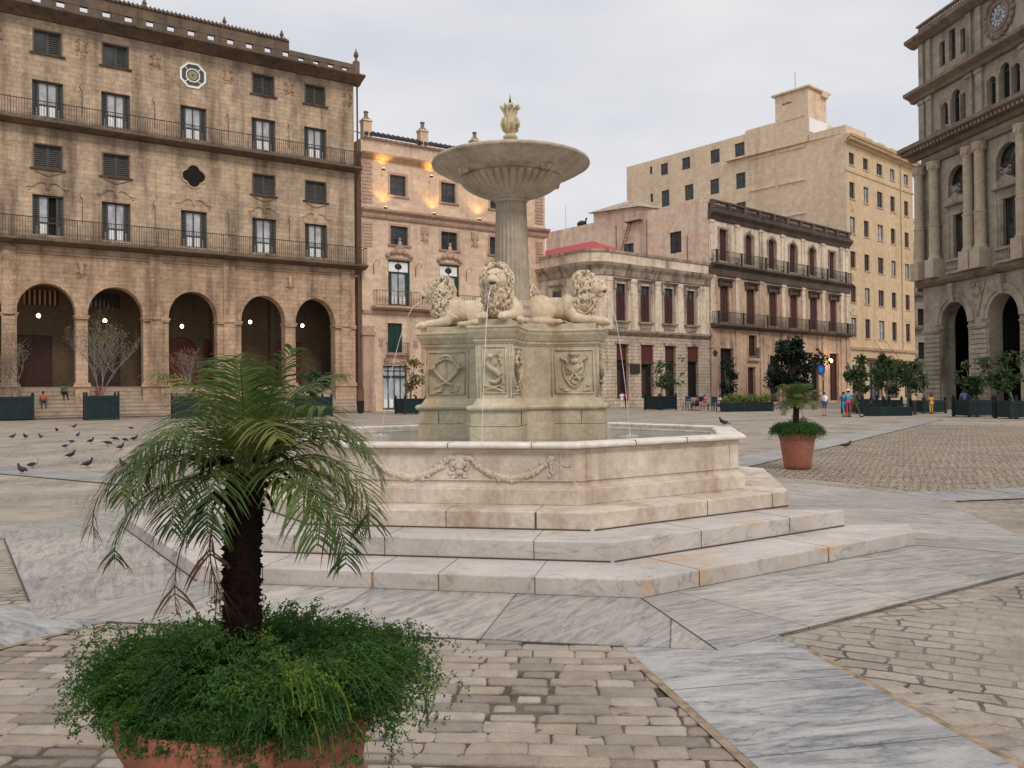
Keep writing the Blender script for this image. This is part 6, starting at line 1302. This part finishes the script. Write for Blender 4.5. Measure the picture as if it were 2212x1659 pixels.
# long dark box of light-leaved hedge and the big dark tree
g_, k = px_loc(1618, 889); root = thing('hedge_planter', g_ + Vector((0, .6, 0)), .2, 'long low dark planter filled with light green and yellow leaves', 'planter'); mb = MB(); a = 55 * k; mb.box(-a, a, -.6, .6, 0, 20 * k)
for i in range(10): mb.box(-a + .1 + i * a / 5, -a + i * a / 5 + a / 5, -.63, -.601, .12, 20 * k - .1)
mb.build('planter_box', pgreen, root); mb = MB(); rnd = random.Random(9)
for i in range(26): leaves(mb, (-a + 2 * a * (i + .5) / 26, rnd.uniform(-.3, .3), 24 * k + rnd.uniform(-.1, .25)), (.35, .4, .38), 60, .16, rnd)
mb.build('foliage', leafL, root)
def tree(label, px, py, crown, th_, lm, seed, n, ls=.3, sq=1, grp=None):
    g_, k = px_loc(px, py); rnd = random.Random(seed); root = thing('tree', g_, 0, label, 'tree', grp); cx0, cy0, rx, ry = crown; z = EYE + (850 - .01 * (cx0 - 1106) - cy0) * k; dx = (cx0 - px) * k; rx *= k; ry *= k
    tb_ = MB(); tb_.tube([(0, 0, 0), (.05, 0, (z - ry) * .5), (dx * .5, 0, z - ry * .7), (dx, 0, z)], [th_, th_ * .8, th_ * .65, th_ * .3], 8); lb = MB(); cl = []
    for _ in range(24): a = rnd.uniform(0, 6.28); u = rnd.uniform(-.9, 1); s = math.sqrt(1 - u * u) * rnd.uniform(.3, 1); cl.append((dx + rx * .88 * s * math.cos(a), rx * .8 * sq * s * math.sin(a), z + ry * .88 * u))
    for q in cl: tb_.tube([(dx * .6, 0, z - ry * .5), ((q[0] + dx) / 2, q[1] / 2, (q[2] + z - ry * .3) / 2), q], [th_ * .4, th_ * .25, .02], 5); rr = rnd.uniform(.2, .42); leaves(lb, q, (rx * rr, rx * rr, ry * rr * .85), int(n * rnd.uniform(.35, .9)) // 24, ls, rnd, .35)
    tb_.build('trunk', barkt, root); lb.build('crown', lm, root); return root
tree('broad dark tree standing in front of the balconied building', 1712, 882, (1712, 795, 66, 62), .22, leafD, 31, 7000, .34)
tree('small dark tree growing in the doorway of the balconied building', 1566, 884, (1572, 815, 22, 42), .1, leafD, 32, 1600, .26)
tree('low tree behind the planters at the street corner', 1960, 880, (1962, 805, 30, 34), .1, leafA, 33, 1500, .26)
tree('tree showing behind the parked planters before the tall beige block', 1905, 882, (1906, 808, 26, 42), .1, leafA, 34, 1500, .26)

# ================================================================== pigeons
def make_pigeon(peck, feathers, wing):
    mb = MB(); E = mb.ell; E((0, 0, .105), (.095, .052, .052), 12, 9, Matrix.Rotation(R(-18 if not peck else 12), 3, 'Y')); E((.06, 0, .135 if not peck else .10), (.042, .04, .05), 10, 8)
    hx, hz = ((.098, .215), (.135, .06))[peck]; mx_, mz_ = ((.085, .175), (.105, .085))[peck]
    E((mx_, 0, mz_), (.026, .023, .038), 10, 8); E((hx, 0, hz), (.025, .022, .023), 10, 8)
    E((-.12, 0, .085 if not peck else .125), (.075, .028, .012), 10, 6, Matrix.Rotation(R(-16 if not peck else 12), 3, 'Y'))
    body = fuse(mb, .006, 'pigeon', feathers)
    mb = MB()
    for s in (-1, 1): mb.ell((-.03, s * .043, .11), (.095, .014, .036), 10, 6, Matrix.Rotation(R(-14 if not peck else 10), 3, 'Y'))
    mb.build('wings', wing, body, True)
    mb = MB(); mb.tube([(hx + .02, 0, hz - .003), (hx + .045, 0, hz - (.01 if not peck else .03))], [.007, .002], 6); mb.build('beak', jointd, body)
    for s in (-1, 1): mb = MB(); mb.tube([(0, s * .022, .07), (.005, s * .024, .0)], .005, 5); mb.tube([(.0, s * .024, .003), (.035, s * .03, .003)], .004, 4); mb.build('leg', cm('pigeon_leg', (.25, .08, .06)), body)
    return body
cm = lambda name, c: MAT.get(name) or plain(name, c, .8)
fd = plain('pigeon_feathers', (.020, .018, .024), .6, var=.4, sc=18); wd_ = plain('wing_feathers', (.032, .031, .038), .6, var=.4, sc=30); fl_ = plain('pale_feathers', (.30, .29, .30), .7, var=.5, sc=14)
PROTO = {}
PL = [(320, 905, 160, 'nearest pigeon at the left, black, tail to the right'), (490, 822, 20, 'white and grey pigeon just behind the nearest black one'), (1300, 808, 50, 'upright dark pigeon standing alone in the middle of the front row'),
 (1820, 818, 150, 'dark pigeon closest to the palm fronds, head to the left'), (1045, 672, 25, 'slender pigeon in the middle ground, tail to the left'), (1990, 700, 20, 'pigeon partly behind the tips of the palm fronds'),
 (975, 527, 15, 'small crouching pigeon left of the white one'), (1050, 458, 200, 'black and white pigeon in the middle of the flock'), (1345, 448, 0, 'round pigeon with its tail pointing left, centre of the flock'),
 (1590, 478, 30, 'crouching pigeon with its head down right of the centre'), (1790, 543, 60, 'pigeon looking back at the right of the flock'), (1700, 412, 5, 'long low pigeon in the right hand group'), (1855, 427, 340, 'pecking pigeon in the right hand group'),
 (1990, 412, 10, 'rightmost pigeon of the far group, head raised'), (185, 377, 20, 'leftmost pigeon of the far row'), (375, 380, 270, 'second pigeon from the left in the far row, seen from behind'), (600, 378, 150, 'third pigeon from the left in the far row, tail to the right'),
 (840, 278, 280, 'small pigeon behind the far row'), (1155, 355, 90, 'pigeon seen from behind in the far middle'), (1100, 222, 10, 'pigeon with spread wings close to the planters'), (1940, 243, 0, 'farthest pigeon on the right, low to the ground')]
for i, (x, y, az, lb_) in enumerate(PL):
    q = ground(x * .1458, 893 + y * .1458); sc_ = .98 + .08 * math.sin(i * 3.1)
    key = 'white' if 'white' in lb_ else 'peck' if ('peck' in lb_ or 'crouch' in lb_ or 'low' in lb_) else 'up'
    if key not in PROTO: o = PROTO[key] = make_pigeon(int(key == 'peck'), fl_ if key == 'white' else fd, wd_); o.location = (q.x, q.y, .006); o.rotation_euler.z = R(az); o.scale = (sc_,) * 3
    else: o = dup(PROTO[key], (q.x, q.y, .006), R(az), None, None, sc_)
    tag(o, lb_, 'pigeon', 'pigeons feeding on the square')
a = vang(3); q = V(3, 3.02); o = dup(PROTO['up'], (q[0], q[1], 1.112), R(170), 'dark pigeon perched on the far corner of the basin rim', None, .55); q = ground(1828, 968); dup(PROTO['up'], (q.x, q.y, .012), R(5), 'brown pigeon crouching on the marble band right of the potted palm', None, (1.3, 1.2, .8))

# ================================================================== people
def skin(vs_, es, rad, name, mat, parent=None, sub=1):
    me = bpy.data.meshes.new(name); me.from_pydata(vs_, es, []); o = bpy.data.objects.new(name, me); col.objects.link(o)
    m = o.modifiers.new('k', 'SKIN'); m.use_smooth_shade = True
    for v, r_ in zip(me.skin_vertices[0].data, rad): v.radius = (r_, r_) if not hasattr(r_, '__len__') else r_
    me.skin_vertices[0].data[0].use_root = True
    if sub: s = o.modifiers.new('s', 'SUBSURF'); s.levels = sub; s.render_levels = sub
    bpy.context.view_layer.update(); m2 = bpy.data.meshes.new_from_object(o.evaluated_get(bpy.context.evaluated_depsgraph_get())); o.modifiers.clear(); o.data = m2
    m2.materials.clear(); m2.materials.append(mat)
    if len(m2.polygons): m2.polygons.foreach_set('use_smooth', [True] * len(m2.polygons))
    if parent: o.parent = parent
    return o
SK = [plain('skin_light', (.45, .25, .17), .6), plain('skin_brown', (.16, .08, .05), .6)]; HAIR = plain('dark_hair', (.02, .014, .01), .6)
def cm(name, c): return MAT.get(name) or plain(name, c, .8)
def person(loc, rz, h, pose, shirt, pants, sk, label, shorts=False, extra=None, grp=None):
    k = h / 1.7; J = {}
    if pose == 'sit':
        J = dict(pel=(0, 0, .50), wai=(0, -.02, .64), che=(0, -.04, .88), nec=(0, -.02, 1.04), hed=(0, .02, 1.16), top=(0, .02, 1.24))
        for n_, s in (('l', -1), ('r', 1)): J.update({n_ + 'sh': (s * .17, -.04, .98), n_ + 'el': (s * .24, .06, .76), n_ + 'wr': (s * .15, .28, .66), n_ + 'hi': (s * .09, 0, .5), n_ + 'kn': (s * .13, .42, .52), n_ + 'an': (s * .14, .46, .09), n_ + 'to': (s * .15, .62, .03)})
    else:
        st = .26 if pose == 'walk' else .03
        J = dict(pel=(0, 0, .94), wai=(0, 0, 1.08), che=(0, .01, 1.28), nec=(0, .01, 1.46), hed=(0, .03, 1.57), top=(0, .03, 1.65))
        for n_, s in (('l', -1), ('r', 1)):
            q = s * st; J.update({n_ + 'sh': (s * .18, 0, 1.40), n_ + 'el': (s * .25, -q * .4, 1.14), n_ + 'wr': (s * .25, -q * .8 + .08, .90), n_ + 'hi': (s * .09, 0, .92), n_ + 'kn': (s * .10, q * .7 + .03, .49), n_ + 'an': (s * .10, q * 1.3 - .02, .08), n_ + 'to': (s * .11, q * 1.3 + .14, .03)})
    RD = dict(pel=.12, wai=.105, che=.125, nec=.05, hed=.088, top=.07, sh=.055, el=.042, wr=.028, hi=.085, kn=.055, an=.038, to=.032)
    def mk(names, edges, sc=1.0, ov=None):
        ids = {n_: i for i, n_ in enumerate(names)}; vs_ = [J[n_] for n_ in names]; rr = [(ov or {}).get(n_, RD.get(n_, RD.get(n_[1:], .05)) * sc) for n_ in names]; return vs_, [(ids[a], ids[b]) for a, b in edges], rr
    names = ['pel', 'wai', 'che', 'nec', 'hed', 'top']; ed = [('pel', 'wai'), ('wai', 'che'), ('che', 'nec'), ('nec', 'hed'), ('hed', 'top')]
    for s in 'lr':
        names += [s + x for x in ('sh', 'el', 'wr', 'hi', 'kn', 'an', 'to')]; ed += [('che', s + 'sh'), (s + 'sh', s + 'el'), (s + 'el', s + 'wr'), ('pel', s + 'hi'), (s + 'hi', s + 'kn'), (s + 'kn', s + 'an'), (s + 'an', s + 'to')]
        w_ = Vector(J[s + 'wr']); e_ = Vector(J[s + 'el']); d = (w_ - e_).normalized(); J[s + 'pa'] = tuple(w_ + d * .06); RD[s + 'pa'] = .03; names.append(s + 'pa'); ed.append((s + 'wr', s + 'pa'))
        for i_ in range(5):
            off = Vector((0, (i_ - 2) * .017, 0)); J[s + 'f%d' % i_] = tuple(w_ + d * (.14 if i_ < 4 else .09) + off * 1.3); RD[s + 'f%d' % i_] = .008; names.append(s + 'f%d' % i_); ed.append((s + 'pa', s + 'f%d' % i_))
    b = skin(*mk(names, ed), 'person', SK[sk]); b.location = loc; b.rotation_euler.z = rz; b.scale = (k, k, k); tag(b, label, 'person', grp)
    nm = ['pel', 'wai', 'che']; ee = [('pel', 'wai'), ('wai', 'che')]
    for s in 'lr': J[s + 'me'] = tuple(Vector(J[s + 'sh']).lerp(Vector(J[s + 'el']), .75)); RD[s + 'me'] = .055; nm += [s + 'sh', s + 'me']; ee += [('che', s + 'sh'), (s + 'sh', s + 'me')]
    J['cn'] = tuple(Vector(J['che']).lerp(Vector(J['nec']), .75)); RD['cn'] = .075; nm.append('cn'); ee.append(('che', 'cn'))
    skin(*mk(nm, ee, 1.13), 'shirt', shirt, b)
    nm = ['pel']; ee = []
    for s in 'lr':
        nm += [s + 'hi', s + 'kn']; ee += [('pel', s + 'hi'), (s + 'hi', s + 'kn')]
        if not shorts: nm.append(s + 'an'); ee.append((s + 'kn', s + 'an'))
    skin(*mk(nm, ee, 1.16), 'trousers' if not shorts else 'shorts', pants, b)
    mb = MB(); hx, hy, hz = J['hed']; mb.ell((hx, hy - .02, hz + .05), (.098, .105, .095), 12, 8); mb.build('hair', HAIR, b, True)
    mb = MB(); mb.ell((hx, hy + .095, hz), (.012, .018, .02), 6, 5); mb.ell((hx - .09, hy, hz), (.012, .02, .03), 6, 5); mb.ell((hx + .09, hy, hz), (.012, .02, .03), 6, 5); mb.build('nose_and_ears', SK[sk], b, True)
    for s in 'lr': mb = MB(); a_, t_2 = J[s + 'an'], J[s + 'to']; mb.ell(((a_[0] + t_2[0]) / 2, (a_[1] + t_2[1]) / 2, .04), (.05, .13, .045), 10, 6); mb.build('shoe', MAT['dark_hair'], b, True)
    if extra: extra(b)
    return b
G3 = lambda x, y: ground(x, y)
white = cm('white_cloth', (.75, .75, .78)); red = cm('red_cloth', (.35, .03, .03)); navy = cm('navy_cloth', (.03, .04, .09)); blue = cm('blue_cloth', (.06, .10, .28)); teal = cm('teal_cloth', (.03, .33, .48)); olive = cm('olive_cloth', (.06, .09, .03)); yel = cm('yellow_cloth', (.55, .32, .08)); blk = cm('black_cloth', (.015, .015, .02)); pinkc = cm('pink_cloth', (.5, .05, .12)); orange = cm('orange_cloth', (.45, .12, .06)); greenc = cm('green_cloth', (.04, .16, .08))
def pack(m):
    def f(b): mb = MB(); mb.ell((0, -.19, 1.22), (.16, .10, .23), 12, 8); mb.ell((0, -.27, 1.12), (.11, .05, .12), 10, 6); mb.build('backpack', m, b, True)
    return f
def hat(m):
    def f(b): mb = MB(); mb.lathe([(.17, 1.66), (.10, 1.675), (.095, 1.74), (.02, 1.76)], 14, (0, .03, 0)); mb.build('hat', m, b)
    return f
person(G3(1781, 898), 0, 1.5, 'stand', white, blue, 0, 'person in a white shirt and blue shorts walking away, seen from behind', True, pack(white))
person(G3(1823, 900), .1, 1.5, 'walk', blue, teal, 0, 'person in a bright blue dress walking left of the man in green', True)
person(G3(1833, 900), -.2, 1.62, 'stand', teal, pinkc, 0, 'person in a turquoise top with a white hat, middle of the three walking together', False, hat(white))
person(G3(1846, 901), R(-100), 1.6, 'walk', olive, olive, 1, 'person in olive green clothes striding to the right')
person(G3(2012, 894), 0, 1.3, 'stand', yel, yel, 1, 'person in a yellow dress standing beside the planter')
person(G3(2083, 897), 0, 1.6, 'stand', blue, navy, 1, 'person in a violet blue shirt standing in front of the exchange arch')
person(G3(1344, 882), 0, 1.7, 'stand', white, white, 0, 'person dressed in white at the shop door of the corner building')
person(G3(1353, 882), 0, 1.65, 'stand', red, blk, 0, 'person with a pink red backpack beside the one in white', False, pack(pinkc))
# seated on the stairs of the arcade
def on_hotel(u, y, z): p = F1.W @ Vector((u, y, z)); return p
b1 = person(on_hotel(-25.9, -.1, .86), A1 + R(180), 1.7, 'sit', orange, navy, 1, 'person in an orange red top sitting on the stairs near the left edge'); 
b2 = person(on_hotel(-24.4, .55, 1.48), A1 + R(190), 1.7, 'sit', greenc, blk, 1, 'person in a green shirt and black trousers sitting on the stairs before the red door')
b3 = person(on_hotel(-21.9, .55, 1.48), A1 + R(170), 1.7, 'sit', red, red, 1, 'person in red sitting on the stairs behind the bare tree')
# small blackboard on the stairs, litter bin by the corner
q = ground(124, 904); t = thing('menu_board', q, .5, 'small black menu board standing at the foot of the stairs', 'sign'); mb = MB(); mb.box(-.45, .45, -.03, .03, .35, 1.5); f = mb.build('board', blk, t); mb = MB(); mb.box(-.5, -.42, -.04, .04, 0, 1.55); mb.box(.42, .5, -.04, .04, 0, 1.55); mb.box(-.42, .42, -.04, .04, 1.47, 1.55); mb.build('frame', woodd, t)
mb = MB(); rnd = random.Random(2)
for i in range(6): mb.box(-.3, -.3 + rnd.uniform(.3, .6), -.036, -.031, 1.3 - i * .14, 1.33 - i * .14)
mb.build('chalk_lines', MAT['white_paint'], f)
q = ground(779, 893); t = thing('litter_bin', q, 0, 'small black bin at the corner between the hotel and the pink building', 'bin'); mb = MB(); mb.lathe([(.26, .1), (.3, .15), (.32, 1.0), (.34, 1.02), (.34, 1.08), (.1, 1.12)], 16); mb.build('bin_body', blk, t); mb = MB(); mb.lathe([(.2, 0), (.2, .1)], 12); mb.build('foot', iron, t)
# cafe furniture
def chair(): 
    t = thing('cafe_chair', (0, 0, 0), 0, '', 'chair'); mb = MB(); mb.box(-.22, .22, -.22, .22, .43, .46); mb.build('seat', navy, t); mb = MB(); mb.box(-.22, .22, -.24, -.2, .6, .95); mb.build('backrest', navy, t)
    for sx in (-1, 1):
        for sy in (-1, 1): mb = MB(); mb.box(sx * .2 - .02, sx * .2 + .02, sy * .2 - .02, sy * .2 + .02, 0, .43 if sy > 0 else .93); mb.build('leg', iron, t)
    return t
def table():
    t = thing('cafe_table', (0, 0, 0), 0, '', 'table'); mb = MB(); mb.lathe([(.42, .72), (.43, .74), (.42, .75)], 20); mb.build('tabletop', plain('table_top', (.25, .24, .24), .5), t); mb = MB(); mb.lathe([(.25, 0), (.22, .03), (.035, .06), (.035, .72)], 12); mb.build('table_leg', iron, t); return t
c0 = chair(); t0 = table(); first = [True, True]
CH = [(1484, 886, .3, 'cafe chair just right of the green planter'), (1512, 887, 2.4, 'cafe chair in front of the seated man in red'), (1536, 887, 1.2, 'cafe chair beside the entrance of the balconied building'), (1548, 890, -1, 'cafe chair left of the seated person in white'), (1572, 889, 2, 'cafe chair at the left end of the long hedge planter')]
for i, (x, y, a, lb_) in enumerate(CH):
    q = ground(x, y)
    if i == 0: c0.location = q; c0.rotation_euler.z = a; c0.scale = (1.25,) * 3; o = c0
    else: o = dup(c0, q, a, None, None, 1.25)
    tag(o, lb_, 'chair', 'cafe chairs before the corner building')
for i, (x, y, lb_) in enumerate([(1497, 887, 'round cafe table by the person in red'), (1560, 889, 'round cafe table by the person in white')]):
    q = ground(x, y); o = t0 if i == 0 else dup(t0, q, 0); o.location = q; o.scale = (1.25,) * 3; tag(o, lb_, 'table', 'cafe tables')
for x, y, rz_, sh_, pn, sk, lb_ in ((1505, 887, R(80), red, blk, 1, 'person in dark red seated at the cafe table'), (1522, 887, R(90), pinkc, SK[0], 0, 'person in pink seated right of the one in dark red'), (1556, 889, R(-70), white, navy, 0, 'person in a white shirt seated at the end of the cafe')): q = ground(x, y); person(q, rz_, 1.75, 'sit', sh_, pn, sk, lb_)
# low granite bollards and coloured hanging sign
for i, (x, y, lb_) in enumerate([(1882, 897, 'short black bollard left of the low green box'), (1976, 896, 'short black bollard right of the low green box')]):
    q = ground(x, y); mb = MB(); mb.lathe([(.13, 0), (.12, .1), (.09, .15), (.085, .7), (.12, .74), (.1, .82), (.03, .88)], 12); o = mb.build('bollard', iron); o.location = q; tag(o, lb_, 'bollard', 'black bollards at the street mouth')
q = ground(1930, 899); t = thing('bench_box', q + Vector((0, .8, 0)), .1, 'low green box planter between the two black bollards', 'planter'); mb = MB(); mb.box(-1.3, 1.3, -.5, .5, 0, .55); mb.build('planter_box', pgreen, t); mb = MB(); rnd = random.Random(6)
for i in range(8): leaves(mb, (-1.1 + i * .3, 0, .65), (.2, .3, .15), 30, .12, rnd)
mb.build('foliage', leafD, t)
q = ground(1779, 872); t = thing('hanging_sign', q, .6, 'round blue and yellow sign on a post beside the lit door', 'sign'); kz = q.y / FPX; z_ = EYE + (843 - 797) * kz
mb = MB(); mb.tube([(0, 0, 0), (0, 0, z_ + 1.4)], .07, 8); mb.build('post', iron, t); mb = MB(); mb.M = Matrix.Translation((-.6, -.1, z_)) @ Matrix.Rotation(R(90), 4, 'X'); mb.lathe([(.75, 0), (.78, .05), (.75, .1)], 24); f = mb.build('sign_disc', cm('sign_blue', (.03, .10, .42)), t); mb = MB(); mb.M = Matrix.Translation((-.75, -.215, z_ - .1)) @ Matrix.Rotation(R(90), 4, 'X'); mb.lathe([(.35, 0), (.35, .02)], 20); mb.build('sign_emblem', teal, f); mb = MB(); mb.box(-.5, .25, -.15, -.08, z_ + .85, z_ + 1.3); mb.build('sign_plate', yel, t); mb = MB(); mb.box(-.3, .2, -.15, -.08, z_ - 1.3, z_ - .95); mb.build('sign_plate', yel, t)
# parasol-like wet stone sculptures are absent; street lamp on the corner of the corner building
q = F3.W @ Vector((-.3, -1.0, 5.6)); t = thing('wall_lantern', q, A3, 'black lantern on a bracket at the right end of the corner building', 'lantern'); mb = MB(); mb.tube([(0, 1, .9), (0, .3, 1.0), (0, 0, .8)], .04, 6); mb.lathe([(.05, .75), (.32, .45), (.34, .4)], 6, cap=False); mb.build('bracket', iron, t); mb = MB(); mb.lathe([(.26, .4), (.16, 0), (.05, -.05)], 6); mb.build('lantern_glass', glass, t)
